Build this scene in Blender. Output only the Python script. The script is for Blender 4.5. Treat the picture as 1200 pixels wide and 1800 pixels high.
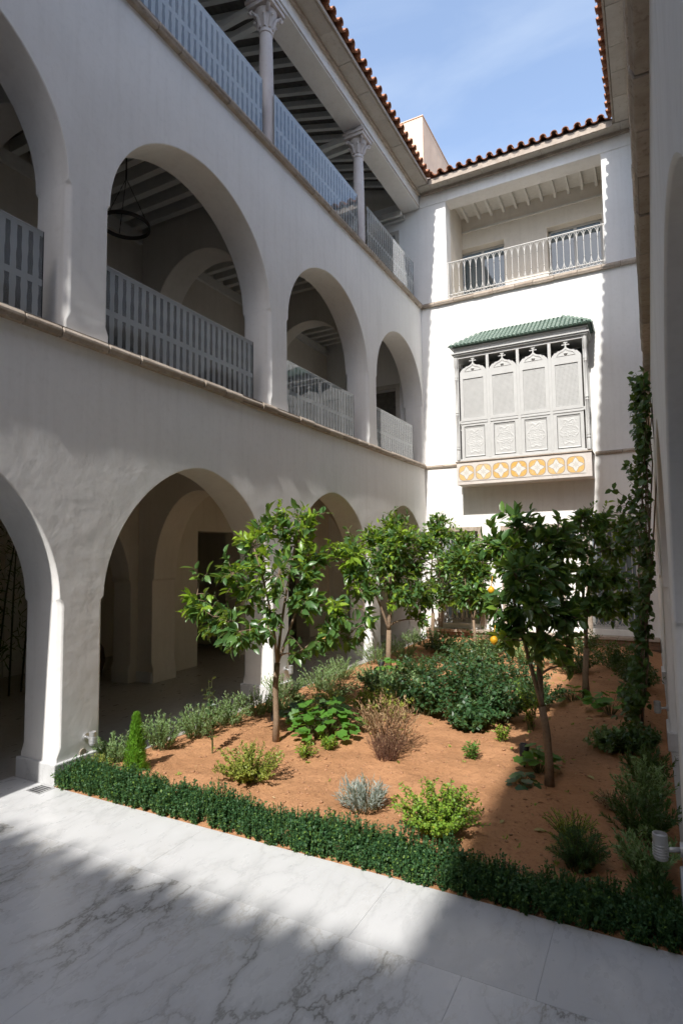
import bpy, bmesh, math, random
import numpy as np
from mathutils import Vector, Matrix, noise as mnoise

for o in list(bpy.data.objects):
    bpy.data.objects.remove(o)
scene = bpy.context.scene
COL = scene.collection
PI = math.pi

# ------------------------------------------------------------------ camera
CAM = Vector((5.2215, -14.6649, 2.2))
YAW, PITCH, ROLL, FPX = 0.4871, 0.0737, -0.0132, 1020.6
fw = Vector((-math.sin(YAW) * math.cos(PITCH), math.cos(YAW) * math.cos(PITCH), math.sin(PITCH)))
rt0 = Vector((math.cos(YAW), math.sin(YAW), 0)); up0 = rt0.cross(fw)
rt = rt0 * math.cos(ROLL) + up0 * math.sin(ROLL); up = up0 * math.cos(ROLL) - rt0 * math.sin(ROLL)
cd = bpy.data.cameras.new('camera'); cam = bpy.data.objects.new('camera', cd); COL.objects.link(cam)
cam.matrix_world = Matrix(((rt.x, up.x, -fw.x, CAM.x), (rt.y, up.y, -fw.y, CAM.y), (rt.z, up.z, -fw.z, CAM.z), (0, 0, 0, 1)))
cd.sensor_fit = 'HORIZONTAL'; cd.sensor_width = 24.0; cd.lens = FPX / 1200 * 24.0
cd.clip_start = 0.02; cd.clip_end = 2000
scene.camera = cam

# ------------------------------------------------------------------ sky, sun, exposure
SUN_DIR = Vector((-0.071, 0.909, -1.0)).normalized()          # the way the light travels
ELEV = math.asin(-SUN_DIR.z)
world = bpy.data.worlds.new('World'); scene.world = world; world.use_nodes = True
nt = world.node_tree; nt.nodes.clear()
wo = nt.nodes.new('ShaderNodeOutputWorld'); wb = nt.nodes.new('ShaderNodeBackground')
sky = nt.nodes.new('ShaderNodeTexSky'); sky.sky_type = 'NISHITA'; sky.sun_disc = False
sky.sun_elevation = ELEV; sky.sun_rotation = math.atan2(-SUN_DIR.x, -SUN_DIR.y)
sky.air_density = 1.0; sky.dust_density = 1.6; sky.ozone_density = 0.5
tc = nt.nodes.new('ShaderNodeTexCoord'); mp = nt.nodes.new('ShaderNodeMapping')
mp.inputs['Rotation'].default_value = (0.3, 0.5, 0.9); mp.inputs['Scale'].default_value = (0.9, 4.2, 1.4)
nz = nt.nodes.new('ShaderNodeTexNoise'); nz.inputs['Scale'].default_value = 1.7; nz.inputs['Detail'].default_value = 7
nz.inputs['Roughness'].default_value = 0.55; nz.inputs['Distortion'].default_value = 0.6
rp = nt.nodes.new('ShaderNodeMapRange'); rp.inputs[1].default_value = 0.42; rp.inputs[2].default_value = 0.85
rp.inputs[3].default_value = 0.08; rp.inputs[4].default_value = 0.42
mx = nt.nodes.new('ShaderNodeMix'); mx.data_type = 'RGBA'
nt.links.new(tc.outputs['Generated'], mp.inputs[0]); nt.links.new(mp.outputs[0], nz.inputs['Vector'])
nt.links.new(nz.outputs[0], rp.inputs[0]); nt.links.new(rp.outputs[0], mx.inputs[0])
nt.links.new(sky.outputs[0], mx.inputs[6]); mx.inputs[7].default_value = (3.2, 3.5, 3.8, 1)
nt.links.new(mx.outputs[2], wb.inputs[0]); nt.links.new(wb.outputs[0], wo.inputs[0])
wb.inputs[1].default_value = 0.12
sl = bpy.data.lights.new('sun', 'SUN'); sl.energy = 2.15; sl.angle = math.radians(0.7); sl.color = (1.0, 0.965, 0.91)
so = bpy.data.objects.new('sun', sl); COL.objects.link(so); so.location = (3, -20, 30)
so.rotation_euler = SUN_DIR.to_track_quat('-Z', 'Y').to_euler()
scene.view_settings.view_transform = 'Standard'; scene.view_settings.look = 'None'
scene.view_settings.exposure = 1.50; scene.view_settings.gamma = 1.0; scene.view_settings.use_curve_mapping = False
scene.render.engine = 'CYCLES'
scene.cycles.max_bounces = 10; scene.cycles.diffuse_bounces = 6; scene.cycles.transparent_max_bounces = 16
scene.cycles.sample_clamp_indirect = 8; scene.cycles.use_denoising = True

# ------------------------------------------------------------------ helpers
def setp(o, label=None, cat=None, group=None, kind=None):
    if label: o['label'] = label
    if cat: o['category'] = cat
    if group: o['group'] = group
    if kind: o['kind'] = kind
    return o

def attach(o, parent):
    if parent is not None:
        o.parent = parent
        o.matrix_parent_inverse = parent.get('_inv_m', None) and Matrix() or Matrix.Translation(-WLOC.get(parent.name, Vector((0, 0, 0))))
WLOC = {}

def thing(name, label, cat, loc=(0, 0, 0), group=None):
    o = bpy.data.objects.new(name, None); COL.objects.link(o); o.location = loc
    o.empty_display_size = 0.1
    WLOC[o.name] = Vector(loc)
    return setp(o, label, cat, group)

def link_mesh(name, me, mat, parent=None, loc=None, matrix=None):
    o = bpy.data.objects.new(name, me); COL.objects.link(o)
    if mat is not None and not me.materials: me.materials.append(mat)
    if parent is not None:
        o.parent = parent
        o.matrix_parent_inverse = Matrix.Translation(-WLOC.get(parent.name, Vector((0, 0, 0))))
    if matrix is not None: o.matrix_basis = matrix
    elif loc is not None: o.location = loc
    if loc is not None or matrix is not None:
        pass
    return o

class MB:
    """collects shapes, then becomes one mesh"""
    def __init__(s): s.v = []; s.f = []
    def add(s, vs, fs):
        n = len(s.v); s.v += [tuple(v) for v in vs]; s.f += [tuple(i + n for i in f) for f in fs]; return s
    def box(s, lo, hi):
        x0, y0, z0 = lo; x1, y1, z1 = hi
        return s.add([(x0, y0, z0), (x1, y0, z0), (x1, y1, z0), (x0, y1, z0), (x0, y0, z1), (x1, y0, z1), (x1, y1, z1), (x0, y1, z1)],
                     [(0, 3, 2, 1), (4, 5, 6, 7), (0, 1, 5, 4), (1, 2, 6, 5), (2, 3, 7, 6), (3, 0, 4, 7)])
    def tube(s, pts, rad, n=6, cap=True):
        pts = [Vector(p) for p in pts]; m = len(pts)
        rads = rad if isinstance(rad, (list, tuple)) else [rad] * m
        vs = []; pn = None
        for i, p in enumerate(pts):
            d = (pts[min(i + 1, m - 1)] - pts[max(i - 1, 0)])
            d = d.normalized() if d.length > 1e-9 else Vector((0, 0, 1))
            a = pn if pn is not None else (Vector((1, 0, 0)) if abs(d.x) < .9 else Vector((0, 1, 0)))
            a = (a - d * a.dot(d)); a = a.normalized() if a.length > 1e-6 else d.orthogonal().normalized()
            pn = a; b = d.cross(a)
            for k in range(n):
                t = 2 * PI * k / n
                vs.append(p + (a * math.cos(t) + b * math.sin(t)) * rads[i])
        fs = []
        for i in range(m - 1):
            for k in range(n):
                fs.append((i * n + k, i * n + (k + 1) % n, (i + 1) * n + (k + 1) % n, (i + 1) * n + k))
        if cap:
            fs.append(tuple(range(n - 1, -1, -1))); fs.append(tuple((m - 1) * n + k for k in range(n)))
        return s.add(vs, fs)
    def lathe(s, c, prof, n=24):
        c = Vector(c); vs = []; m = len(prof)
        for r, z in prof:
            for k in range(n):
                t = 2 * PI * k / n; vs.append((c.x + r * math.cos(t), c.y + r * math.sin(t), c.z + z))
        fs = [(i * n + k, i * n + (k + 1) % n, (i + 1) * n + (k + 1) % n, (i + 1) * n + k) for i in range(m - 1) for k in range(n)]
        fs.append(tuple(range(n - 1, -1, -1))); fs.append(tuple((m - 1) * n + k for k in range(n)))
        return s.add(vs, fs)
    def prism(s, outline, fn0, fn1):
        """outline of (u, v); fn0 / fn1 map (u, v) to the two faces"""
        n = len(outline)
        vs = [fn0(u, v) for u, v in outline] + [fn1(u, v) for u, v in outline]
        fs = [tuple(range(n)), tuple(range(2 * n - 1, n - 1, -1))]
        fs += [(i, (i + 1) % n, n + (i + 1) % n, n + i) for i in range(n)]
        return s.add(vs, fs)
    def mesh(s, name, smooth=False, bevel=0, segs=2, recalc=True, autosmooth=None):
        me = bpy.data.meshes.new(name); me.from_pydata(s.v, [], s.f)
        if recalc or bevel:
            bm = bmesh.new(); bm.from_mesh(me)
            if recalc: bmesh.ops.recalc_face_normals(bm, faces=bm.faces)
            bm.to_mesh(me); bm.free()
        if smooth or autosmooth:
            me.polygons.foreach_set('use_smooth', [True] * len(me.polygons))
            if autosmooth: me.set_sharp_from_angle(angle=autosmooth)
        me.update(); return me
    def build(s, name, mat, parent=None, smooth=False, bevel=0, segs=2, recalc=True, autosmooth=None):
        me = s.mesh(name, smooth, bevel, segs, recalc, autosmooth)
        o = link_mesh(name, me, mat, parent)
        if bevel:
            b = o.modifiers.new('bevel', 'BEVEL'); b.width = bevel; b.segments = segs; b.limit_method = 'ANGLE'; b.angle_limit = math.radians(40)
            b.harden_normals = False
        return o

def box(name, lo, hi, mat, parent=None, bevel=0, segs=2):
    lo2 = [min(a, b) for a, b in zip(lo, hi)]; hi2 = [max(a, b) for a, b in zip(lo, hi)]
    return MB().box(lo2, hi2).build(name, mat, parent, bevel=bevel, segs=segs)

def wall_cells(u0, u1, v0, v1, w0, w1, holes, mp):
    """a slab u0..u1 x v0..v1 with thickness w0..w1 and rectangular holes; mp(u, v, w) -> point"""
    us = sorted(set([u0, u1] + [min(max(h[0], u0), u1) for h in holes] + [min(max(h[1], u0), u1) for h in holes]))
    vs_ = sorted(set([v0, v1] + [min(max(h[2], v0), v1) for h in holes] + [min(max(h[3], v0), v1) for h in holes]))
    solid = lambda i, j: 0 <= i < len(us) - 1 and 0 <= j < len(vs_) - 1 and not any(
        h[0] - 1e-6 <= us[i] and us[i + 1] <= h[1] + 1e-6 and h[2] - 1e-6 <= vs_[j] and vs_[j + 1] <= h[3] + 1e-6 for h in holes)
    idx = {}; V = []; F = []
    def vi(i, j, k):
        if (i, j, k) not in idx:
            idx[(i, j, k)] = len(V); V.append(mp(us[i], vs_[j], (w0, w1)[k]))
        return idx[(i, j, k)]
    for i in range(len(us) - 1):
        for j in range(len(vs_) - 1):
            if not solid(i, j): continue
            F.append((vi(i, j, 0), vi(i + 1, j, 0), vi(i + 1, j + 1, 0), vi(i, j + 1, 0)))
            F.append((vi(i, j, 1), vi(i, j + 1, 1), vi(i + 1, j + 1, 1), vi(i + 1, j, 1)))
            for di, dj, a, b in ((-1, 0, (i, j), (i, j + 1)), (1, 0, (i + 1, j), (i + 1, j + 1)), (0, -1, (i, j), (i + 1, j)), (0, 1, (i, j + 1), (i + 1, j + 1))):
                if not solid(i + di, j + dj):
                    F.append((vi(*a, 0), vi(*b, 0), vi(*b, 1), vi(*a, 1)))
    m = MB(); m.v = V; m.f = F; return m

def fast_mesh(name, V, tris):
    """numpy verts (n,3), tris (m,3)"""
    me = bpy.data.meshes.new(name)
    n, m = len(V), len(tris)
    me.vertices.add(n); me.vertices.foreach_set('co', np.asarray(V, np.float32).ravel())
    me.loops.add(3 * m); me.loops.foreach_set('vertex_index', np.asarray(tris, np.int32).ravel())
    me.polygons.add(m); me.polygons.foreach_set('loop_start', np.arange(0, 3 * m, 3, dtype=np.int32))
    me.polygons.foreach_set('loop_total', np.full(m, 3, np.int32))
    me.polygons.foreach_set('use_smooth', np.ones(m, bool))
    me.update(calc_edges=True); me.validate(); return me

# leaf templates: (along, across, lift) and triangles
LEAF = (np.array([(0, 0, 0), (.10, -.10, .01), (.10, .10, .01), (.34, -.46, .06), (.34, 0, -.01), (.34, .46, .06), (.68, -.38, .02), (.68, 0, -.05), (.68, .38, .02), (1, 0, -.16)], float),
        np.array([(0, 1, 4), (1, 3, 4), (0, 4, 2), (2, 4, 5), (3, 6, 7), (3, 7, 4), (4, 7, 8), (4, 8, 5), (6, 9, 7), (7, 9, 8)]))
SMALL = (np.array([(0, 0, 0), (.45, -.5, .08), (.5, 0, -.03), (.45, .5, .08), (1, 0, -.08)], float),
         np.array([(0, 1, 2), (0, 2, 3), (1, 4, 2), (2, 4, 3)]))
BLADE = (np.array([(0, -.5, 0), (0, .5, 0), (.55, -.42, .03), (.55, .42, .03), (1, 0, -.06)], float),
         np.array([(0, 1, 3), (0, 3, 2), (2, 3, 4)]))
def lobed():
    V = [(0.0, 0, 0), (.45, 0, -.03)]; n = 15
    for i in range(n):
        a = math.radians(-150 + 300 * i / (n - 1)); r = .5 * (1 + .16 * math.cos(i * 2 * PI / 2.8))
        V.append((.45 + r * math.cos(a), r * 1.05 * math.sin(a), .05 + .04 * (i % 2)))
    F = [(1, 2 + i, 3 + i) for i in range(n - 1)] + [(1, 2 + n - 1, 0), (1, 0, 2)]
    return np.array(V, float), np.array(F)
LOBED = lobed()

def norm(a): return a / np.maximum(np.linalg.norm(a, axis=-1, keepdims=True), 1e-9)

def frames(D, N):
    D = norm(D); S = norm(np.cross(D, N)); N = np.cross(S, D); return D, S, N

def leaves(name, P, D, N, L, W, tmpl, mat, parent, kind='stuff'):
    P, D, N = (np.asarray(a, float) for a in (P, D, N)); L = np.asarray(L, float); W = np.asarray(W, float)
    D, S, N = frames(D, N); T, F = tmpl; k = len(P)
    V = (P[:, None, :] + D[:, None, :] * (T[None, :, 0:1] * L[:, None, None]) + S[:, None, :] * (T[None, :, 1:2] * W[:, None, None]) + N[:, None, :] * (T[None, :, 2:3] * L[:, None, None]))
    tri = (F[None] + (np.arange(k) * len(T))[:, None, None]).reshape(-1, 3)
    o = link_mesh(name, fast_mesh(name, V.reshape(-1, 3), tri), mat, parent)
    if kind: o['kind'] = kind
    return o

# ------------------------------------------------------------------ materials
def new_mat(name):
    m = bpy.data.materials.new(name); m.use_nodes = True
    nt = m.node_tree; nt.nodes.clear()
    out = nt.nodes.new('ShaderNodeOutputMaterial')
    return m, nt, out
def N_(nt, t, **kw):
    n = nt.nodes.new(t)
    for k, v in kw.items():
        if k.startswith('i_'):
            key = k[2:]
            n.inputs[int(key) if key.isdigit() else key.replace('_', ' ')].default_value = v
        else: setattr(n, k, v)
    return n
def rgba(c): return (c[0], c[1], c[2], 1)
def mixc(nt, fac, a, b, mode='MIX'):
    m = nt.nodes.new('ShaderNodeMix'); m.data_type = 'RGBA'; m.blend_type = mode
    if isinstance(fac, (int, float)): m.inputs[0].default_value = fac
    else: nt.links.new(fac, m.inputs[0])
    for s, i in ((a, 6), (b, 7)):
        if isinstance(s, tuple): m.inputs[i].default_value = rgba(s)
        else: nt.links.new(s, m.inputs[i])
    return m.outputs[2]
def math_(nt, op, a, b=None, c=None, clamp=False):
    n = nt.nodes.new('ShaderNodeMath'); n.operation = op; n.use_clamp = clamp
    for i, s in enumerate((a, b, c)):
        if s is None: continue
        if isinstance(s, (int, float)): n.inputs[i].default_value = s
        else: nt.links.new(s, n.inputs[i])
    return n.outputs[0]
def rng(nt, val, a, b, c, d):
    n = nt.nodes.new('ShaderNodeMapRange'); nt.links.new(val, n.inputs[0])
    for i, x in enumerate((a, b, c, d)): n.inputs[i + 1].default_value = x
    return n.outputs[0]
def noise_(nt, vec, scale, detail=4, rough=.55, dist=0.0):
    n = nt.nodes.new('ShaderNodeTexNoise'); n.inputs['Scale'].default_value = scale; n.inputs['Detail'].default_value = detail
    n.inputs['Roughness'].default_value = rough; n.inputs['Distortion'].default_value = dist
    if vec is not None: nt.links.new(vec, n.inputs['Vector'])
    return n.outputs[0]
def world_pos(nt, scale=None, rot=None, obj_offset=False):
    g = nt.nodes.new('ShaderNodeNewGeometry'); out = g.outputs['Position']
    if obj_offset:
        oi = nt.nodes.new('ShaderNodeObjectInfo'); vm = nt.nodes.new('ShaderNodeVectorMath'); vm.operation = 'MULTIPLY_ADD'
        nt.links.new(oi.outputs['Random'], vm.inputs[0]); vm.inputs[1].default_value = (37.0, 53.0, 11.0); nt.links.new(out, vm.inputs[2]); out = vm.outputs[0]
    if scale or rot:
        m = nt.nodes.new('ShaderNodeMapping'); nt.links.new(out, m.inputs[0])
        if scale: m.inputs['Scale'].default_value = scale
        if rot: m.inputs['Rotation'].default_value = rot
        out = m.outputs[0]
    return out
def bump_(nt, h, strength, dist):
    b = nt.nodes.new('ShaderNodeBump'); b.inputs['Strength'].default_value = strength; b.inputs['Distance'].default_value = dist
    nt.links.new(h, b.inputs['Height']); return b.outputs[0]
def principled(nt, out, col, rough=.6, spec=.4, nrm=None, metal=0.0):
    p = nt.nodes.new('ShaderNodeBsdfPrincipled')
    if isinstance(col, tuple): p.inputs['Base Color'].default_value = rgba(col)
    else: nt.links.new(col, p.inputs['Base Color'])
    if isinstance(rough, (int, float)): p.inputs['Roughness'].default_value = rough
    else: nt.links.new(rough, p.inputs['Roughness'])
    p.inputs['Specular IOR Level'].default_value = spec; p.inputs['Metallic'].default_value = metal
    if nrm is not None: nt.links.new(nrm, p.inputs['Normal'])
    if out is not None: nt.links.new(p.outputs[0], out.inputs[0])
    return p

def plaster(name, c, c2, grime=0.0, wave=.011):
    m, nt, out = new_mat(name); pos = world_pos(nt)
    n1 = noise_(nt, pos, 1.3, 6, .6); n2 = noise_(nt, pos, 14, 5, .6); n3 = noise_(nt, pos, 3.1, 3, .5)
    streak = noise_(nt, world_pos(nt, (5.0, 5.0, .35)), 1.4, 5, .6)
    col = mixc(nt, rng(nt, n1, .35, .7, 0, 1), c, c2)
    col = mixc(nt, rng(nt, streak, .48, .76, 0, .32 + grime), col, (c2[0] * .8, c2[1] * .79, c2[2] * .77))
    col = mixc(nt, rng(nt, n2, .52, .74, 0, .2), col, (c2[0] * .75, c2[1] * .74, c2[2] * .72))
    h = math_(nt, 'ADD', math_(nt, 'MULTIPLY', n3, 1.0), math_(nt, 'MULTIPLY', n2, .09))
    h = math_(nt, 'ADD', h, math_(nt, 'MULTIPLY', noise_(nt, pos, 70, 3, .6), .02))
    principled(nt, out, col, .85, .2, bump_(nt, h, .8, wave)); return m

def stone(name, c, c2, dark, scale=6, bump=.01, rough=.8):
    m, nt, out = new_mat(name); pos = world_pos(nt, obj_offset=True)
    oi = nt.nodes.new('ShaderNodeObjectInfo')
    n1 = noise_(nt, pos, scale, 7, .65); n2 = noise_(nt, pos, scale * 5, 4, .6)
    col = mixc(nt, rng(nt, n1, .35, .68, 0, 1), c, c2)
    col = mixc(nt, rng(nt, n2, .56, .72, 0, .6), col, dark)
    col = mixc(nt, rng(nt, oi.outputs['Random'], 0, 1, 0, .35), col, dark)
    h = math_(nt, 'ADD', n1, math_(nt, 'MULTIPLY', n2, .5))
    principled(nt, out, col, rough, .3, bump_(nt, h, .6, bump)); return m

def marble(name, vein, rough=.3, rot=.6, dark=(.30, .31, .32), base=(.60, .605, .61), cells=3.4):
    m, nt, out = new_mat(name)
    pos = world_pos(nt, (1.0, .50, 1.0), (0, 0, rot))
    nzv = nt.nodes.new('ShaderNodeTexNoise'); nzv.inputs['Scale'].default_value = 3.0; nzv.inputs['Detail'].default_value = 6; nzv.inputs['Roughness'].default_value = .65
    nt.links.new(pos, nzv.inputs['Vector'])
    vm = nt.nodes.new('ShaderNodeVectorMath'); vm.operation = 'MULTIPLY_ADD'; nt.links.new(nzv.outputs['Color'], vm.inputs[0]); vm.inputs[1].default_value = (.55, .55, .55); nt.links.new(pos, vm.inputs[2])
    def edge(scale):
        v = nt.nodes.new('ShaderNodeTexVoronoi'); v.feature = 'DISTANCE_TO_EDGE'; v.inputs['Scale'].default_value = scale; nt.links.new(vm.outputs[0], v.inputs['Vector']); return v.outputs['Distance']
    e1, e2 = edge(cells), edge(cells * 2.7)
    g1 = rng(nt, noise_(nt, pos, 1.7, 3, .5), .34, .58, 0, 1); g2 = rng(nt, noise_(nt, pos, 2.9, 3, .5), .45, .65, 0, 1)
    thin = math_(nt, 'MULTIPLY', rng(nt, e1, 0, .04, vein * .62, 0), g1); soft = math_(nt, 'MULTIPLY', rng(nt, e1, 0, .20, vein * .42, 0), g1)
    fine = math_(nt, 'MULTIPLY', rng(nt, e2, 0, .10, vein * .40, 0), g2)
    col = mixc(nt, rng(nt, noise_(nt, pos, 1.1, 5, .6), .35, .7, 0, .32), base, tuple(x * .78 for x in base))
    col = mixc(nt, soft, col, tuple(x * .9 for x in (.46, .46, .45))); col = mixc(nt, thin, col, dark); col = mixc(nt, fine, col, (.40, .37, .32))
    col = mixc(nt, rng(nt, noise_(nt, world_pos(nt), 60, 3, .6), .6, .75, 0, .18), col, (.35, .34, .32))
    r = rng(nt, noise_(nt, pos, 9, 4, .6), .3, .7, rough - .06, rough + .14)
    principled(nt, out, col, r, .45, bump_(nt, noise_(nt, pos, 30, 3, .5), .08, .002)); return m

def flat(name, c, rough=.5, spec=.4, metal=0.0, var=.12, scale=9.0, bump=.0):
    m, nt, out = new_mat(name); pos = world_pos(nt, obj_offset=True)
    n = noise_(nt, pos, scale, 5, .6)
    col = mixc(nt, rng(nt, n, .3, .7, 0, 1), c, tuple(x * (1 - var * 2) for x in c))
    principled(nt, out, col, rough, spec, bump_(nt, n, .5, bump) if bump else None, metal); return m

def leaf_mat(name, c1, c2, c3=None, rough=.38, trans=.3, spec=.45):
    m, nt, out = new_mat(name)
    g = nt.nodes.new('ShaderNodeNewGeometry'); oi = nt.nodes.new('ShaderNodeObjectInfo')
    r = math_(nt, 'FRACT', math_(nt, 'ADD', g.outputs['Random Per Island'], oi.outputs['Random']))
    col = mixc(nt, r, c1, c2)
    if c3: col = mixc(nt, rng(nt, math_(nt, 'FRACT', math_(nt, 'MULTIPLY', r, 7.31)), .8, .95, 0, 1), col, c3)
    p = principled(nt, None, col, rough, spec)
    t = nt.nodes.new('ShaderNodeBsdfTranslucent'); nt.links.new(mixc(nt, .55, col, (.35, .45, .03)), t.inputs[0])
    ms = nt.nodes.new('ShaderNodeMixShader'); ms.inputs[0].default_value = trans
    nt.links.new(p.outputs[0], ms.inputs[1]); nt.links.new(t.outputs[0], ms.inputs[2]); nt.links.new(ms.outputs[0], out.inputs[0]); return m

def tile_mat(name, cols, rough=.75):
    m, nt, out = new_mat(name); pos = world_pos(nt, obj_offset=True); oi = nt.nodes.new('ShaderNodeObjectInfo')
    g = nt.nodes.new('ShaderNodeNewGeometry')
    r = math_(nt, 'FRACT', math_(nt, 'ADD', oi.outputs['Random'], g.outputs['Random Per Island']))
    col = mixc(nt, r, cols[0], cols[1]); n = noise_(nt, pos, 11, 6, .65)
    col = mixc(nt, rng(nt, n, .48, .72, 0, .8), col, cols[2])
    principled(nt, out, col, rough, .3, bump_(nt, n, .5, .006)); return m

def glass_frosted():
    m, nt, out = new_mat('etched_glass')
    g = nt.nodes.new('ShaderNodeNewGeometry'); sp = nt.nodes.new('ShaderNodeSeparateXYZ')
    nt.links.new(g.outputs['Position'], sp.inputs[0])
    at = nt.nodes.new('ShaderNodeAttribute'); at.attribute_type = 'OBJECT'; at.attribute_name = 'pane_base'
    v = math_(nt, 'SUBTRACT', sp.outputs[2], at.outputs['Fac'])            # height above the pane's foot
    u = math_(nt, 'ABSOLUTE', math_(nt, 'SUBTRACT', math_(nt, 'FRACT', math_(nt, 'MULTIPLY', sp.outputs[1], 1 / .118)), .5))
    w = math_(nt, 'ADD', .225, math_(nt, 'MULTIPLY', math_(nt, 'SINE', math_(nt, 'MULTIPLY', v, 33.0)), .022))
    w = math_(nt, 'ADD', w, math_(nt, 'MULTIPLY', math_(nt, 'SINE', math_(nt, 'MULTIPLY', v, 14.0)), .02))
    slot = math_(nt, 'LESS_THAN', u, w)
    t1 = math_(nt, 'MULTIPLY', math_(nt, 'GREATER_THAN', v, .08), math_(nt, 'LESS_THAN', v, .40))
    t2 = math_(nt, 'MULTIPLY', math_(nt, 'GREATER_THAN', v, .47), math_(nt, 'LESS_THAN', v, .92))
    clear = math_(nt, 'MULTIPLY', slot, math_(nt, 'ADD', t1, t2))
    tr = nt.nodes.new('ShaderNodeBsdfTransparent'); tr.inputs[0].default_value = (.80, .88, .87, 1)
    df = nt.nodes.new('ShaderNodeBsdfDiffuse'); df.inputs[0].default_value = (.80, .86, .88, 1)
    tl = nt.nodes.new('ShaderNodeBsdfTranslucent'); tl.inputs[0].default_value = (.80, .86, .88, 1)
    m0 = nt.nodes.new('ShaderNodeMixShader'); m0.inputs[0].default_value = .35
    nt.links.new(df.outputs[0], m0.inputs[1]); nt.links.new(tl.outputs[0], m0.inputs[2])
    m1 = nt.nodes.new('ShaderNodeMixShader'); m1.inputs[0].default_value = .54
    nt.links.new(tr.outputs[0], m1.inputs[1]); nt.links.new(m0.outputs[0], m1.inputs[2])
    m2 = nt.nodes.new('ShaderNodeMixShader'); nt.links.new(clear, m2.inputs[0])
    ms_ = nt.nodes.new('ShaderNodeMixShader'); ms_.inputs[0].default_value = .14
    nt.links.new(tr.outputs[0], ms_.inputs[1]); nt.links.new(m0.outputs[0], ms_.inputs[2])
    nt.links.new(m1.outputs[0], m2.inputs[1]); nt.links.new(ms_.outputs[0], m2.inputs[2])
    gl = nt.nodes.new('ShaderNodeBsdfGlossy'); gl.inputs['Roughness'].default_value = .02; gl.inputs[0].default_value = (.95, .97, 1, 1)
    fr = nt.nodes.new('ShaderNodeFresnel'); fr.inputs[0].default_value = 1.75
    m3 = nt.nodes.new('ShaderNodeMixShader'); nt.links.new(fr.outputs[0], m3.inputs[0])
    nt.links.new(m2.outputs[0], m3.inputs[1]); nt.links.new(gl.outputs[0], m3.inputs[2]); nt.links.new(m3.outputs[0], out.inputs[0])
    return m

def glass_window(name, tint, f=1.9, trans=.5):
    m, nt, out = new_mat(name)
    tr = nt.nodes.new('ShaderNodeBsdfTransparent'); tr.inputs[0].default_value = (trans, trans * 1.05, trans * 1.05, 1)
    df = nt.nodes.new('ShaderNodeBsdfDiffuse'); df.inputs[0].default_value = rgba(tint)
    m1 = nt.nodes.new('ShaderNodeMixShader'); m1.inputs[0].default_value = .45
    nt.links.new(tr.outputs[0], m1.inputs[1]); nt.links.new(df.outputs[0], m1.inputs[2])
    gl = nt.nodes.new('ShaderNodeBsdfGlossy'); gl.inputs['Roughness'].default_value = .03
    fr = nt.nodes.new('ShaderNodeFresnel'); fr.inputs[0].default_value = f
    m3 = nt.nodes.new('ShaderNodeMixShader'); nt.links.new(fr.outputs[0], m3.inputs[0])
    nt.links.new(m1.outputs[0], m3.inputs[1]); nt.links.new(gl.outputs[0], m3.inputs[2]); nt.links.new(m3.outputs[0], out.inputs[0])
    return m

def soil_mat():
    m, nt, out = new_mat('red_soil'); pos = world_pos(nt)
    n1 = noise_(nt, pos, 1.6, 5, .6); n2 = noise_(nt, pos, 24, 6, .7); n3 = noise_(nt, pos, 90, 4, .7)
    col = mixc(nt, rng(nt, n1, .3, .7, 0, 1), (.53, .28, .145), (.40, .205, .10))
    col = mixc(nt, rng(nt, n2, .5, .75, 0, .7), col, (.25, .115, .06))
    col = mixc(nt, rng(nt, n3, .58, .72, 0, .6), col, (.58, .36, .22))
    h = math_(nt, 'ADD', n2, math_(nt, 'MULTIPLY', n3, .6))
    principled(nt, out, col, .95, .1, bump_(nt, h, .9, .02)); return m

def zellige():
    """yellow and white painted tile: a quatrefoil ring round a diamond"""
    m, nt, out = new_mat('painted_tile'); t = nt.nodes.new('ShaderNodeTexCoord'); sp = nt.nodes.new('ShaderNodeSeparateXYZ')
    nt.links.new(t.outputs['Object'], sp.inputs[0])
    x = math_(nt, 'ABSOLUTE', sp.outputs[0]); z = math_(nt, 'ABSOLUTE', sp.outputs[2])
    d = math_(nt, 'SQRT', math_(nt, 'ADD', math_(nt, 'MULTIPLY', x, x), math_(nt, 'MULTIPLY', z, z)))
    man = math_(nt, 'ADD', x, z)
    ang = math_(nt, 'ARCTAN2', z, x)
    r = math_(nt, 'ADD', d, math_(nt, 'MULTIPLY', math_(nt, 'COSINE', math_(nt, 'MULTIPLY', ang, 4.0)), .014))
    oi = nt.nodes.new('ShaderNodeObjectInfo')
    n = noise_(nt, world_pos(nt), 25, 4, .6)
    yel = mixc(nt, rng(nt, oi.outputs['Random'], 0, 1, 0, .8), (.62, .37, .09), (.68, .50, .26))
    col = mixc(nt, math_(nt, 'LESS_THAN', r, .207), (.60, .57, .53), yel)
    edge = math_(nt, 'LESS_THAN', math_(nt, 'ABSOLUTE', math_(nt, 'SUBTRACT', r, .200)), .009)
    col = mixc(nt, edge, col, (.34, .27, .22))
    dia = math_(nt, 'SUBTRACT', man, math_(nt, 'MULTIPLY', math_(nt, 'COSINE', math_(nt, 'MULTIPLY', ang, 4.0)), .018))
    col = mixc(nt, math_(nt, 'LESS_THAN', dia, .15), col, (.64, .62, .58))
    edge2 = math_(nt, 'LESS_THAN', math_(nt, 'ABSOLUTE', math_(nt, 'SUBTRACT', dia, .15)), .010)
    col = mixc(nt, edge2, col, (.34, .30, .26))
    flower = math_(nt, 'LESS_THAN', math_(nt, 'ADD', d, math_(nt, 'MULTIPLY', math_(nt, 'COSINE', math_(nt, 'MULTIPLY', ang, 6.0)), .018)), .055)
    col = mixc(nt, math_(nt, 'MULTIPLY', flower, .7), col, (.50, .48, .44))
    col = mixc(nt, rng(nt, n, .5, .75, 0, .4), col, (.64, .60, .55))
    principled(nt, out, col, .3, .45); return m

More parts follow.
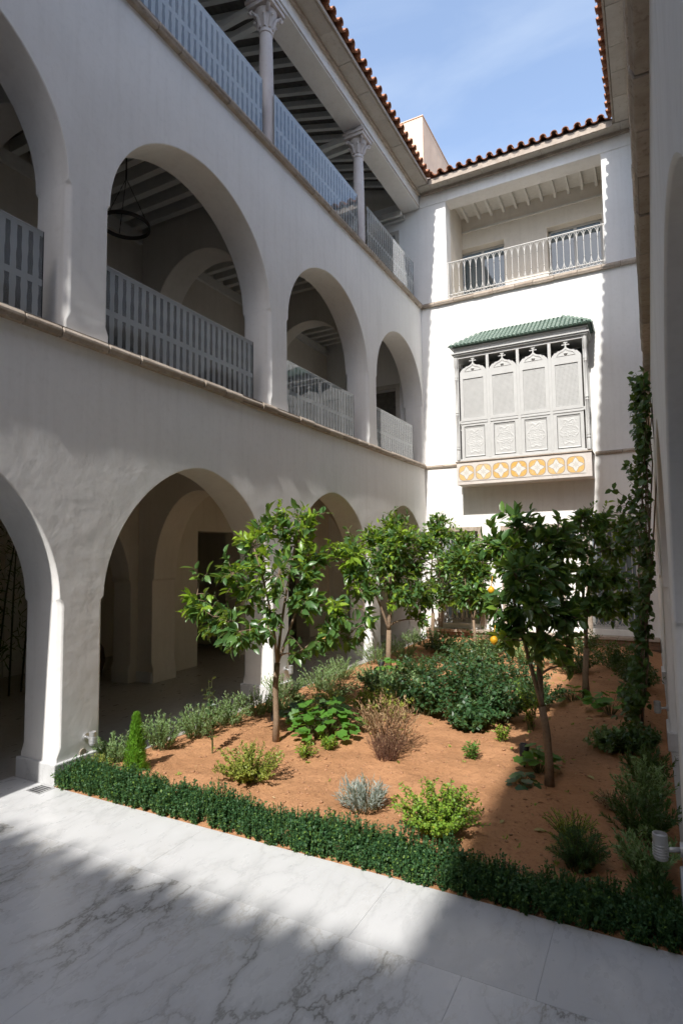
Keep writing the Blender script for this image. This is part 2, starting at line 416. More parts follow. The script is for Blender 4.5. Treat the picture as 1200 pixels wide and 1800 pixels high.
M = dict(
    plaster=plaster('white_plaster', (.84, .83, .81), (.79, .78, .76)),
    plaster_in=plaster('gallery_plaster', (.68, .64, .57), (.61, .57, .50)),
    cream=plaster('cream_plaster', (.74, .69, .61), (.68, .63, .55), wave=.01),
    peach=plaster('peach_plaster', (.74, .55, .42), (.68, .50, .38), wave=.02),
    limestone=stone('limestone', (.52, .45, .38), (.36, .30, .24), (.17, .125, .09)),
    slab=stone('eave_slab', (.56, .53, .48), (.47, .43, .38), (.33, .28, .23), 3, .006),
    column=stone('column_marble', (.66, .61, .58), (.58, .52, .49), (.44, .36, .32), 4, .004, .5),
    tray=stone('tray_stone', (.62, .58, .54), (.55, .50, .46), (.44, .38, .34), 5, .003, .6),
    mortar=flat('mortar', (.22, .18, .14), .9, .1, bump=.01),
    white=flat('painted_beam', (.72, .71, .67), .6, .3, var=.06),
    woodgrey=flat('grey_painted_wood', (.52, .522, .51), .5, .35, var=.05, scale=5),
    darkwood=flat('dark_boards', (.20, .185, .16), .8, .2, var=.2),
    deck=flat('roof_boards', (.17, .155, .135), .85, .2, var=.2),
    tile=tile_mat('terracotta', ((.50, .23, .13), (.36, .16, .09), (.22, .11, .075))),
    green=tile_mat('green_glaze', ((.085, .145, .115), (.13, .20, .16), (.19, .25, .21)), .3),
    marble=marble('marble_border', .45, .28, .35), marble_f=marble('marble_field', 1.3, .26, .75, (.20, .19, .17), (.70, .705, .71)),
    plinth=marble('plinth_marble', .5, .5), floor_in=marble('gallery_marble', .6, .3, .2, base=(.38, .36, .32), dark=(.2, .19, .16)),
    soil=soil_mat(), clod=stone('clod', (.44, .24, .135), (.36, .19, .105), (.26, .13, .07), 20, .01, .95),
    glass=glass_frosted(), pane=glass_window('door_glass', (.25, .31, .33)), pane2=glass_window('window_glass', (.42, .50, .54), 1.7, .6),
    iron=flat('white_iron', (.62, .61, .58), .45, .4, var=.05), blackiron=flat('black_iron', (.06, .052, .045), .5, .4, .4),
    steel=flat('brushed_steel', (.62, .62, .62), .35, .5, .7, var=.05), greymetal=flat('grey_lamp', (.50, .50, .50), .4, .5, .3, var=.05),
    blackplastic=flat('black_plastic', (.025, .025, .028), .45, .4),
    bark=stone('bark', (.30, .22, .15), (.21, .15, .10), (.11, .075, .05), 30, .006, .9),
    twig=flat('green_twig', (.12, .13, .05), .7, .3), drytwig=flat('dry_twig', (.24, .13, .09), .9, .1, var=.3),
    lemon_leaf=leaf_mat('lemon_leaf', (.055, .140, .045), (.11, .22, .06), (.20, .34, .05), .34, .36, .6),
    young_leaf=leaf_mat('young_leaf', (.20, .36, .035), (.32, .46, .045), None, .36, .45),
    yellow_leaf=leaf_mat('yellow_leaf', (.62, .45, .05), (.55, .36, .05), None, .5, .3),
    box_leaf=leaf_mat('box_leaf', (.030, .090, .036), (.060, .140, .050), (.15, .25, .05), .5, .25, .3),
    rosemary=leaf_mat('rosemary', (.17, .29, .11), (.25, .38, .15), (.34, .42, .22), .6, .3),
    rose=leaf_mat('rose_leaf', (.028, .080, .030), (.050, .118, .044), (.095, .18, .06), .42, .25),
    cypress=leaf_mat('cypress', (.10, .27, .02), (.18, .38, .03), None, .5, .35),
    lime=leaf_mat('lime_shrub', (.16, .31, .035), (.26, .41, .05), (.38, .42, .05), .45, .35),
    olive=leaf_mat('olive_shrub', (.24, .29, .06), (.30, .36, .05), (.42, .40, .09), .5, .35),
    silver=leaf_mat('silver_leaf', (.30, .35, .32), (.40, .45, .42), None, .7, .2),
    dry=leaf_mat('dry_leaf', (.45, .31, .18), (.36, .21, .12), (.58, .44, .25), .8, .25, .2),
    geranium=leaf_mat('geranium', (.07, .20, .03), (.11, .28, .04), None, .5, .35),
    vine=leaf_mat('vine_leaf', (.028, .080, .022), (.050, .115, .032), None, .4, .3),
    bamboo=leaf_mat('bamboo_leaf', (.03, .07, .02), (.05, .09, .03)), cane=flat('bamboo_cane', (.05, .06, .03), .5),
    litter=leaf_mat('fallen_leaf', (.40, .40, .12), (.42, .30, .14), None, .6, .2),
    lemon=flat('lemon_peel', (.80, .42, .02), .4, .4, bump=.004, scale=60),
    clay=stone('dark_clay', (.10, .055, .035), (.06, .035, .025), (.03, .02, .015), 9, .02),
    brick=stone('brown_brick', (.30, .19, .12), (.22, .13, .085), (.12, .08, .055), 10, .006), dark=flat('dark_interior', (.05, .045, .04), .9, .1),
    tile_paint=zellige(), black=flat('dark_void', (.02, .02, .02), .9, .1), earth=flat('ground', (.25, .22, .18), .95, .1),
)

# ------------------------------------------------------------------ sizes of the place (metres)
W = 5.32                      # width of the courtyard: left facade at x = 0, right one at x = W, back one at y = 0
Z1, Z1T = 4.45, 4.565          # first string course
Z2, Z2T = 8.84, 8.96           # second string course
ZB = 11.70                     # underside of the eave beams
EAVE, ZE = 0.50, 12.20         # tile edge
YN = -23.3                     # facade behind the camera
T = 0.55                       # thickness of the arcades
GX = -2.62                     # face of the inner pilasters of the gallery
GW = -2.97                     # inner wall of the gallery
RS = random.Random(5)

# ground, marble, soil
setp(MB().add([(-400, -400, -.35), (400, -400, -.35), (400, 400, -.35), (-400, 400, -.35)], [(0, 1, 2, 3)]).build('ground', M['earth'], recalc=False), kind='structure')
fl = setp(MB().add([(-8, YN - 3, -.034), (W + 8, YN - 3, -.034), (W + 8, -10.6, -.034), (-8, -10.6, -.034)], [(0, 1, 2, 3)]).build('courtyard_floor', M['mortar'], recalc=False), kind='structure')
def slab(x0, x1, y0, y1, mat, z=0.0, parent=fl, name='marble_slab'):
    g = .0007
    o = MB().box((x0 - (x0 + x1) / 2 + g, y0 - (y0 + y1) / 2 + g, -.03), (x1 - (x0 + x1) / 2 - g, y1 - (y0 + y1) / 2 - g, 0)).build(name, mat, parent)
    o.location = ((x0 + x1) / 2, (y0 + y1) / 2, z); return o
xb = [-0.60, 0.28, 1.93, 3.58, 4.62, 5.32]
for a, b in zip(xb, xb[1:]): slab(a, b, -11.56, -10.87, M['marble'])
ys = [-11.56, -12.86, -14.16, -15.5]
for r, (y1, y0) in enumerate(zip(ys, ys[1:])):
    off = (0, .9, .3)[r]
    xs = [-.6] + [x + off for x in (.55, 2.4, 4.25) if x + off < W - .3] + [W]
    for a, b in zip(xs, xs[1:]): slab(a, b, y0, y1, M['marble_f'])
slab(-.6, W, YN, -15.5, M['marble_f'])
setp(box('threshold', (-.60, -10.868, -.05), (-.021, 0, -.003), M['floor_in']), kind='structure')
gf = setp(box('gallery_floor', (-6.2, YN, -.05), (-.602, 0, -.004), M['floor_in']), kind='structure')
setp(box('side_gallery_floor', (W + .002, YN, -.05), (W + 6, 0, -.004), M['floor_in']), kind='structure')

def soil_z(x, y):
    e = min(x, W - x, y + 10.868)
    k = min(1, max(0, e / .30))
    return -.012 + k * (.095 + .06 * mnoise.noise(Vector((x * .8, y * .8, 3))) + .028 * mnoise.noise(Vector((x * 3.1, y * 3.1, 7)))) + .012 * mnoise.noise(Vector((x * 11, y * 11, 1))) + .008 * mnoise.noise(Vector((x * 27, y * 27, 4)))
nx, ny = 170, 330
gx = np.linspace(-.02, W, nx); gy = np.linspace(-10.868, -.0, ny)
V = np.array([(x, y, soil_z(x, y)) for y in gy for x in gx])
idx = np.arange(nx * ny).reshape(ny, nx)
a, b, c, d = idx[:-1, :-1].ravel(), idx[:-1, 1:].ravel(), idx[1:, 1:].ravel(), idx[1:, :-1].ravel()
soil = setp(link_mesh('soil', fast_mesh('soil', V, np.concatenate([np.stack([a, b, c], 1), np.stack([a, c, d], 1)])), M['soil']), kind='structure')
# loose clods on the soil
ico = np.array([(0, 0, 1), (.9, 0, .4), (.28, .85, .4), (-.72, .53, .4), (-.72, -.53, .4), (.28, -.85, .4), (.72, .53, -.4), (-.28, .85, -.4), (-.9, 0, -.4), (-.28, -.85, -.4), (.72, -.53, -.4), (0, 0, -1)])
icf = np.array([(0, 1, 2), (0, 2, 3), (0, 3, 4), (0, 4, 5), (0, 5, 1), (1, 6, 2), (2, 7, 3), (3, 8, 4), (4, 9, 5), (5, 10, 1), (6, 7, 2), (7, 8, 3), (8, 9, 4), (9, 10, 5), (10, 6, 1), (11, 7, 6), (11, 8, 7), (11, 9, 8), (11, 10, 9), (11, 6, 10)])
rs = np.random.RandomState(3); k = 5200
cv = []
for i in range(k):
    x, y = rs.uniform(.05, W - .05), -10.85 + 8.5 * rs.rand() ** 1.7
    r = .0035 + .015 * rs.rand() ** 4
    cv.append(ico * r * (1 + 1.0 * (rs.rand(12, 1) - .5)) * np.array([rs.uniform(.7, 1.3), 1, .6]) + (x, y, soil_z(x, y) + r * .2))
setp(link_mesh('soil_clods', fast_mesh('soil_clods', np.concatenate(cv), (icf[None] + (np.arange(k) * 12)[:, None, None]).reshape(-1, 3)), M['clod']), 'loose crumbs of red earth over the garden bed', 'soil', kind='stuff')

# ------------------------------------------------------------------ arcades
ARCH = [(-19.72, 1.61), (-16.06, 1.61), (-12.40, 1.61), (-8.73, 1.61), (-5.07, 1.61), (-1.555, 1.525)]
def arch_pts(c, j, base, spring, apex, n=1.9, segs=36, notch=.045, foot=.30, plain=False):
    """outline of an arched opening; unless plain, the edge is cut back by a chamfer between foot and springing"""
    h = j - notch; q = h if plain else j
    L = [(c - h, base), (c - h, base + foot), (c - q, base + foot + .10), (c - q, spring - .06), (c - q + (0 if plain else .006), spring - .02), (c - h, spring + .012), (c - h, spring + .03)]
    Rr = [(2 * c - u, v) for u, v in reversed(L)]
    s0 = spring + .03
    for i in range(1, segs):
        t = PI - PI * i / segs; cc, ss = math.cos(t), math.sin(t)
        L.append((c + h * math.copysign(abs(cc) ** (2 / n), cc), s0 + (apex - s0) * abs(ss) ** (2 / n)))
    return L + Rr
def arch_wall(u0, u1, base, top, specs, fr, d0, d1, ch=.05):
    """a wall with arched openings, edges chamfered on both faces; fr(depth) -> mapping"""
    sgn = 1 if d1 > d0 else -1
    o1 = outline(u0, u1, base, top, [arch_pts(**sp) for sp in specs]); o2 = outline(u0, u1, base, top, [arch_pts(plain=True, **sp) for sp in specs])
    n = len(o1); m = MB(); layers = [(o1, d0), (o2, d0 + sgn * ch), (o2, d1 - sgn * ch), (o1, d1)]
    V = []
    for o, d in layers: V += [fr(d)(u, v) for u, v in o]
    F = [tuple(range(n)), tuple(range(4 * n - 1, 3 * n - 1, -1))]
    for k in range(3): F += [(k * n + i, k * n + (i + 1) % n, (k + 1) * n + (i + 1) % n, (k + 1) * n + i) for i in range(n)]
    return m.add(V, F)
def rect_pts(a, b, base, top): return [(a, base), (a, top), (b, top), (b, base)]
def outline(u0, u1, base, top, openings):
    pts = [(u0, base)]
    for o in openings: pts += o
    return pts + [(u1, base), (u1, top), (u0, top)]

TILE = {}
def tile_mesh(kind, r, r2, ln, th=.012, n=8):
    """a half-round roof tile lying along +u (uphill); kind 'cover' arches up, 'pan' hollows down"""
    m = MB(); vs = []
    for e, (uu, rr) in enumerate(((0, r), (ln, r2))):
        for q, rad in enumerate((rr, rr - th)):
            for i in range(n + 1):
                t = PI * i / n; s = 1 if kind == 'cover' else -1
                vs.append((uu, rad * math.cos(t), s * rad * math.sin(t) * (1 if kind == 'cover' else .75)))
    N1 = n + 1; fs = []
    for i in range(n):
        fs += [(i, i + 1, 2 * N1 + i + 1, 2 * N1 + i), (N1 + i, 3 * N1 + i, 3 * N1 + i + 1, N1 + i + 1), (i, N1 + i, N1 + i + 1, i + 1), (2 * N1 + i, 2 * N1 + i + 1, 3 * N1 + i + 1, 3 * N1 + i)]
    fs += [(0, 2 * N1, 3 * N1, N1), (n, N1 + n, 3 * N1 + n, 2 * N1 + n)]
    m.add(vs, fs); return m

def eave_tiles(roof, origin, along, uphill, length, vis0, vis1, slope, mat, sp=.26, rows=6, ln=.38, seed=1, r=.083, name='roof_tile', jit=.012):
    """rows of barrel tiles; the first two courses within vis0..vis1 are single tiles, the rest one mass"""
    rr = random.Random(seed); origin = Vector(origin); along = Vector(along); uph = (Vector(uphill) * math.cos(slope) + Vector((0, 0, math.sin(slope)))).normalized()
    nrm = uph.cross(along) if uph.cross(along).z > 0 else along.cross(uph)
    key = (name, r)
    if key not in TILE:
        TILE[key] = (tile_mesh('cover', r, r * .82, ln).mesh(name, autosmooth=1.0), tile_mesh('pan', r * 1.02, r * .85, ln).mesh(name, autosmooth=1.0))
        for me in TILE[key]: me.materials.append(mat)
    rest = MB(); cnt = max(1, round(length / sp)); sp = length / cnt
    yax = nrm.cross(uph)
    for row in range(rows):
        for i in range(cnt):
            for kd in (0, 1):
                s = (i + .5 * kd + .25) * sp
                p = origin + along * (s + rr.uniform(-.006, .006)) + uph * (row * ln * .82 + rr.uniform(-jit, jit) + (.012 if kd else 0)) + nrm * ((.080 if kd == 0 else .100) + row * .012)
                tilt = rr.uniform(-.03, .03)
                R = Matrix(((uph.x, yax.x, nrm.x, p.x), (uph.y, yax.y, nrm.y, p.y), (uph.z, yax.z, nrm.z, p.z), (0, 0, 0, 1))) @ Matrix.Rotation(tilt, 4, 'X')
                if row < 1 and vis0 <= s <= vis1:
                    link_mesh(name, TILE[key][kd], None, roof, matrix=R)
                else:
                    tm = tile_mesh('cover' if kd == 0 else 'pan', r, r * .82, ln, n=5)
                    rest.add([R @ Vector(v) for v in tm.v], tm.f)
    o = rest.build('tile_courses', mat, roof, autosmooth=1.0); o['kind'] = 'stuff'

def course(parent, mp, s0, s1, z0, z1, proud, vis, seed, name='string_course', step=.52, recess=.022):
    """a projecting course of stones; mp(along, out, z) -> point"""
    rr = random.Random(seed)
    core = MB()
    def pbox(m, a0, a1, o0, o1, za, zb):
        P = [mp(a, o, z) for z in (za, zb) for a, o in ((a0, o0), (a1, o0), (a1, o1), (a0, o1))]
        m.add(P, [(0, 3, 2, 1), (4, 5, 6, 7), (0, 1, 5, 4), (1, 2, 6, 5), (2, 3, 7, 6), (3, 0, 4, 7)])
    pbox(core, s0, s1, -.30, proud - recess, z0 + .008, z1 - .008)
    co = core.build(name, M['mortar'], parent)
    s = s0
    while s < s1 - .01:
        e = min(s + step * rr.uniform(.75, 1.3), s1)
        if s1 - e < .2: e = s1
        dz, dp = rr.uniform(-.006, .006), rr.uniform(-.008, .008)
        if e > vis[0] and s < vis[1]:
            m = MB(); n = 5; a0, a1 = s + .006, e - .006
            prof = [(-.25, z0 + dz)] + [(proud + dp - .035 + .035 * math.sin(PI * i / n), z0 + dz + (z1 - z0) * (i / n) ** 1.0) for i in range(n + 1)] + [(-.25, z1 + dz)]
            prof[1] = (proud + dp - .02, z0 + dz); prof[-2] = (proud + dp - .03, z1 + dz)
            m.prism(prof, lambda o, z, a=a0: mp(a, o, z), lambda o, z, a=a1: mp(a, o, z))
            m.build('stone', M['limestone'], co, bevel=.006, segs=1)
        s = e
    return co

def wing(root, sgn, x0, full):
    """an arcaded wing; d = distance from its facade into the courtyard"""
    X = lambda d: x0 + sgn * d
    fr = lambda d: (lambda u, v: (X(d), u, v))
    ye = .02
    arch_wall(YN, ye, -.06, Z1 + .02, [dict(c=c, j=j, base=-.06, spring=1.78, apex=3.37, n=1.78) for c, j in ARCH], fr, 0, -T).build('wall', M['plaster'], root, bevel=.012, segs=2, autosmooth=.6)
    arch_wall(YN, ye, Z1T - .06, Z2 + .02, [dict(c=c, j=j, base=Z1T - .06, spring=6.17, apex=7.63, n=1.95, foot=.16) for c, j in ARCH], fr, 0, -T).build('wall', M['plaster'], root, bevel=.012, segs=2, autosmooth=.6)
    mp = lambda a, o, z: (X(o), a, z)
    vis = (-13.6, 0) if full else (-13.2, 0)
    course(root, mp, YN, -.10, Z1, Z1T, .085, vis, 11 + full)
    course(root, mp, YN, -.10, Z2, Z2T, .085, vis, 21 + full)
    # pier feet of marble
    for (c, j), (c2, j2) in zip(ARCH, ARCH[1:]):
        a, b = c + j, c2 - j2
        if a < -15 or (not full and a < -12): continue
        m = MB(); lo = (min(X(.028), X(-T - .028)), a - .078, -.01); hi = (max(X(.028), X(-T - .028)), b + .078, .20)
        m.box(lo, hi); m.build('pier_base', M['plinth'], root, bevel=.012)
    # gallery: floors, ceilings, inner walls
    gi = X(GW)
    bx = lambda name, d0, d1, y0, y1, z0, z1, mat, par=root, bv=0: box(name, (min(X(d0), X(d1)), y0, z0), (max(X(d0), X(d1)), y1, z1), mat, par, bv)
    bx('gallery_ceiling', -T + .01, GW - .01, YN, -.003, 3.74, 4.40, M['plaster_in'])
    bx('upper_floor', -T + .02, GW - .02, YN, -.004, 4.405, 4.46, M['slab'])
    cl = bx('gallery_ceiling', -T + .01, GW - .01, YN, -.003, 8.46, 8.80, M['darkwood'])
    bx('loggia_floor', -.02, GW - .02, YN, -.004, 8.805, 8.86, M['slab'])
    y = -10.6
    while full and y < -.2:
        if not any(abs(y - q) < .30 for q in (-6.9, -3.26)):
            box('ceiling_beam', (GW, y - .055, 8.25), (-T, y + .055, 8.457), M['white'], cl)
        y += .33
    if full:
        for y0, y1 in ((-10.3, -7.12), (-6.68, -3.48), (-3.04, -.01)):
            bx('wall_plate', GW, GW + .07, y0, y1, 8.05, 8.245, M['white'], cl); bx('wall_plate', -T - .07, -T, y0, y1, 8.05, 8.245, M['white'], cl)
    # inner walls
    op1 = [arch_pts(c, 1.50, -.06, 1.78, 3.30, 1.85) for c in (-19.72, -16.06, -12.40, -8.73)] + [rect_pts(-5.50, -4.10, -.06, 2.73), rect_pts(-2.2, -1.1, -.06, 2.3)]
    if not full: op1 = [rect_pts(-13.2, -11.9, -.06, 2.6), rect_pts(-9.2, -8.0, -.06, 2.6)]
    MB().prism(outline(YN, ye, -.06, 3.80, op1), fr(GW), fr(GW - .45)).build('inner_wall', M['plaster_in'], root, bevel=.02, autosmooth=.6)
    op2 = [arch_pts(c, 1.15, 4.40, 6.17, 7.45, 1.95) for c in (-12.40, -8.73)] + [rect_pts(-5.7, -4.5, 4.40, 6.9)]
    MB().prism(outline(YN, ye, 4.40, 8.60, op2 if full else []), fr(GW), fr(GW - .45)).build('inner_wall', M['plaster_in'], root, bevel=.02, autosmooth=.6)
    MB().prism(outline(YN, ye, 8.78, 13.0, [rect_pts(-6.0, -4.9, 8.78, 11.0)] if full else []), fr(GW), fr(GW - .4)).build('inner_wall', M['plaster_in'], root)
    # cross arches between the piers and the inner wall
    if full:
        f2 = lambda yy: (lambda u, v: (u, yy, v))
        for y0, y1 in ((-14.44, -14.03), (-10.78, -10.36), (-7.08, -6.52), (-3.44, -3.06)):
            cx, hw = (GX - T) / 2, (-T - GX) / 2
            MB().prism(outline(GW + .002, -T - .002, -.06, 3.76, [arch_pts(cx, hw - .006, -.06, 1.80, 3.33, 2.0, 28, .04)]), f2(y0), f2(y1)).build('cross_arch', M['plaster_in'], root, bevel=.012, autosmooth=.6)
            MB().prism(outline(GW + .002, -T - .002, 4.43, 8.48, [arch_pts(cx, hw - .006, 4.43, 6.55, 7.62, 2.0, 28, .02)]), f2(y0 + .0), f2(y1)).build('cross_arch', M['plaster_in'], root, bevel=.012, autosmooth=.6)
            if y0 > -11:
                box('pier_base', (GW + .003, y0 - .025, -.01), (GX + .03, y1 + .025, .18), M['plinth'], root, .01)
    # rooms behind
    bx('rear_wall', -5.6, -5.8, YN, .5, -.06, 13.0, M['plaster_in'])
    bx('room_floor', GW - .4, -5.6, YN, -.003, 4.30, 4.45, M['slab']); bx('room_floor', GW - .4, -5.6, YN, -.003, 8.70, 8.85, M['slab'])
    for y0 in ((-14.2, -10.57, -3.2, ) if full else (-10.5, -3.2)): bx('partition', GW - .46, -5.59, y0, y0 + .15, -.05, 8.65, M['plaster_in'])
    # roof
    sl = math.radians(17)
    beam = bx('eave_beam', .02, -.46, YN, -.03, ZB, 12.06, M['plaster'], bv=.01)
    bx('beam_moulding', .021, .085, YN, -.10, 12.005, 12.095, M['limestone'], beam, .012)
    bx('beam_moulding', .018, .034, YN, -.06, ZB + .02, ZB + .055, M['limestone'], beam, .004)
    so_ = bx('soffit', -.3, .385, YN, -.40, 12.105, 12.14, M['mortar'])
    rr = random.Random(9 + full); s = -.40
    while s > -13.5:
        e = s - rr.uniform(.7, 1.0)
        bx('soffit_slab', .05, .375, e + .004, s - .004, 12.088 + rr.uniform(-.004, .004), 12.12, M['slab'], so_, .003); s = e
    bx('fascia', .386, .425, YN, -.43, 12.08, 12.17, M['limestone'], so_, .006)
    mroof = MB(); dx = 6.2
    zt = lambda d: 12.165 + (.40 - d) * math.tan(sl)
    a0, a1 = .40, -5.75
    P = [(X(a0), YN, zt(a0)), (X(a1), YN, zt(a1)), (X(a1), .6, zt(a1)), (X(a0), -.40, zt(a0)), (X(-.02), 0, zt(-.02))]
    top = [(p[0], p[1], p[2] + .05) for p in P]
    order = [0, 1, 2, 4, 3]
    mroof.add([P[i] for i in order] + [top[i] for i in order], [(0, 1, 2, 3, 4), (9, 8, 7, 6, 5)] + [(i, (i + 1) % 5, 5 + (i + 1) % 5, 5 + i) for i in range(5)])
    roof = mroof.build('roof', M['deck'], root)
    eave_tiles(roof, (X(EAVE), YN, ZE - .045), (0, 1, 0), (-sgn, 0, 0), -YN - .42, -YN - 9.0, 99, sl, M['tile'], seed=31 + full)
    if full:
        y = -13.0
        while y < -.2:
            m = MB(); zz = lambda d: zt(d) - .004
            m.add([(X(-.40), y - .05, zz(-.40) - .13), (X(GW), y - .05, zz(GW) - .13), (X(GW), y + .05, zz(GW) - .13), (X(-.40), y + .05, zz(-.40) - .13),
                   (X(-.40), y - .05, zz(-.40)), (X(GW), y - .05, zz(GW)), (X(GW), y + .05, zz(GW)), (X(-.40), y + .05, zz(-.40))],
                  [(0, 3, 2, 1), (4, 5, 6, 7), (0, 1, 5, 4), (1, 2, 6, 5), (2, 3, 7, 6), (3, 0, 4, 7)])
            m.build('rafter', M['white'], roof); y += .42
    # loggia columns
    for yc in ((-10.56, -6.98, -3.42) if full else (-6.98, -3.42)):
        c = Vector((X(-.19), yc, Z2T))
        sh = MB().lathe(c, [(.128, .10), (.132, .3), (.13, .9), (.118, 1.7), (.110, 2.12), (.124, 2.13), (.128, 2.155), (.120, 2.18), (.110, 2.19), (.112, 2.20)], 28).build('column', M['column'], root, autosmooth=.7)
        MB().lathe(c, [(.165, 0), (.17, .03), (.16, .055), (.14, .07), (.15, .085), (.145, .105), (.12, .11)], 28).build('column_base', M['column'], sh, autosmooth=.8)
        cap = MB().lathe(c, [(.105, 2.19), (.115, 2.24), (.135, 2.34), (.165, 2.44), (.195, 2.50), (.19, 2.52), (.10, 2.53)], 28)
        for k in range(8):
            a = k * PI / 4 + PI / 8
            dr = Vector((math.cos(a), math.sin(a), 0))
            cap.tube([c + dr * .11 + Vector((0, 0, 2.22)), c + dr * .145 + Vector((0, 0, 2.33)), c + dr * .19 + Vector((0, 0, 2.40)), c + dr * .215 + Vector((0, 0, 2.385)), c + dr * .21 + Vector((0, 0, 2.36))], [.03, .034, .03, .022, .012], 6)
        for k in range(4):
            a = k * PI / 2 + PI / 4; dr = Vector((math.cos(a), math.sin(a), 0))
            cap.tube([c + dr * .17 + Vector((0, 0, 2.45)), c + dr * .25 + Vector((0, 0, 2.50)), c + dr * .285 + Vector((0, 0, 2.46)), c + dr * .25 + Vector((0, 0, 2.43))], [.03, .035, .03, .02], 7)
        cap.box((c.x - .235, c.y - .235, Z2T + 2.53), (c.x + .235, c.y + .235, Z2T + 2.60)).box((c.x - .26, c.y - .26, Z2T + 2.60), (c.x + .26, c.y + .26, Z2T + 2.66)).box((c.x - .21, c.y - .21, Z2T + 2.66), (c.x + .21, c.y + .21, ZB + .002))
        cap.build('capital', M['column'], sh, bevel=.006, autosmooth=.7)
        if full:
            for dy in (-.13, .13): box('tie_beam', (GW, yc + dy - .05, 11.50), (-.40, yc + dy + .05, 11.62), M['white'], root, .008)
    if full: 
        for dy in (-.30, -.08): box('tie_beam', (GW, dy - .05, 11.50), (-.40, dy + .05, 11.62), M['white'], root, .008)
    # etched glass between the piers and the columns
    def pane(y0, y1, z0, z1, d):
        g = box('glass_balustrade', (X(d) - .006, y0, z0), (X(d) + .006, y1, z1), M['glass'], root, .002, 1); g['pane_base'] = z0
        for zz in ((z1,) if full else ()):
            box('glass_edge', (X(d) - .0085, y0, zz), (X(d) + .0085, y1, zz + .007), M['steel'], g)
        box('glass_edge', (X(d) - .009, y1, z0), (X(d) + .009, y1 + .008, z1 + .007), M['blackplastic'], g)
        return g
    panes = [(-13.95, -11.02), (-10.33, -7.46), (-6.68, -3.97), (-3.06, -.55)]
    for y0, y1 in (panes if full else panes[2:]): pane(y0, y1, Z1T + .002, 5.54, -.13)
    for y0, y1 in (((-10.40, -7.33), (-6.98, -3.84), (-3.36, -.50)) if full else ((-6.98, -3.84), (-3.36, -.50))): pane(y0, y1, Z2T + .002, 9.97, -.03)

left = thing('arcade_wing', 'white arcaded wing on the left with etched glass balustrades and tiled eave', 'building', (0, -11, 0), 'wings round the courtyard')
wing(left, 1, 0.0, True)
right = thing('shaded_wing', 'shaded wing along the right edge seen almost edge on behind the climber', 'building', (W, -11, 0), 'wings round the courtyard')
wing(right, -1, W, False)

# ------------------------------------------------------------------ wing behind the camera
near = thing('rear_wing', 'wing behind the viewpoint closing the courtyard, seen only in reflections', 'building', (W / 2, YN, 0), 'wings round the courtyard')
hl = [(x, x + 1.2, z, z + 2.2) for x in (.6, 2.1, 3.6) for z in (.0, 4.6, 9.0)]
wall_cells(-6, W + 6, -.06, 12.1, YN - .5, YN, hl, lambda u, v, w: (u, w, v)).build('wall', M['plaster'], near)
box('rear_wall', (-6, YN - 3.0, -.06), (W + 6, YN - 2.8, 13), M['plaster_in'], near)
nr = box('roof', (.02, YN - 3, 12.14), (W - .02, YN + .42, 12.22), M['deck'], near)
eave_tiles(nr, (.45, YN + .5, 12.2), (1, 0, 0), (0, -1, 0), W - .9, 99, 99, math.radians(17), M['tile'], rows=3, seed=77, jit=.05)

# ------------------------------------------------------------------ back wing
back = thing('balcony_wing', 'sunlit end wing with an iron railed balcony above the wooden bay', 'building', (W / 2, 0, 0), 'wings round the courtyard')
BX0, BX1 = .75, 4.60
winx = [(.38, 1.37), (2.05, 3.29), (3.97, 4.96)]
holes = [(BX0, BX1, Z2T - .01, ZB + .01)] + [(a, b, .42, 2.76) for a, b in winx]
holes += [(-1.95, -.80, 4.46, 6.78), (-1.9, -.72, 8.87, 11.15), (W + .7, W + 1.9, 4.46, 6.8)]
wall_cells(-6, W + 6, -.3, 12.06, 0, .42, holes, lambda u, v, w: (u, w, v)).build('wall', M['plaster'], back, bevel=.012, autosmooth=.6)
for q0, q1, sg in ((-5.7, -.03, 1), (W + .03, W + 5.7, -1)):
    zg = lambda x: 12.16 + (.40 - (x if sg > 0 else W - x)) * math.tan(math.radians(17))
    MB().prism([(q0, 12.0), (q1, 12.0), (q1, zg(q1)), (q0, zg(q0))], lambda u, v: (u, .002, v), lambda u, v: (u, .40, v)).build('gable', M['plaster_in'], back)
mpb = lambda a, o, z: (a, -o, z)
course(back, mpb, .0, 1.0, Z1, Z1T - .03, .055, (0, 9), 41); course(back, mpb, 4.19, W, Z1, Z1T - .03, .055, (0, 9), 42)
course(back, mpb, 0.0, W, Z2, Z2T, .085, (0, 9), 43)
# loggia behind the balcony
box('balcony_floor', (BX0 - .3, .30, 8.78), (BX1 + .3, 2.2, 8.93), M['slab'], back)
dz = [(.62, 1.95, 8.9, 11.08), (3.12, 4.49, 8.9, 11.08)]
lw = wall_cells(BX0 - .3, BX1 + .3, 8.9, 12.4, 1.55, 1.95, dz, lambda u, v, w: (u, w, v)).build('loggia_wall', M['cream'], back, bevel=.01, autosmooth=.6)
box('loggia_side', (BX0 - .35, .42, 8.9), (BX0 - .002, 1.56, 12.4), M['cream'], back); box('loggia_side', (BX1 + .002, .42, 8.9), (BX1 + .35, 1.56, 12.4), M['cream'], back)
lc = box('loggia_ceiling', (BX0 - .3, .42, 12.0), (BX1 + .3, 1.6, 12.12), M['white'], back)
box('cornice_strip', (BX0, 1.515, 11.55), (BX1, 1.555, 11.60), M['white'], lc)
for i in range(11):
    x = BX0 + .2 + i * .345
    box('ceiling_beam', (x - .035, .43, 11.86), (x + .035, 1.55, 12.0), M['white'], lc)
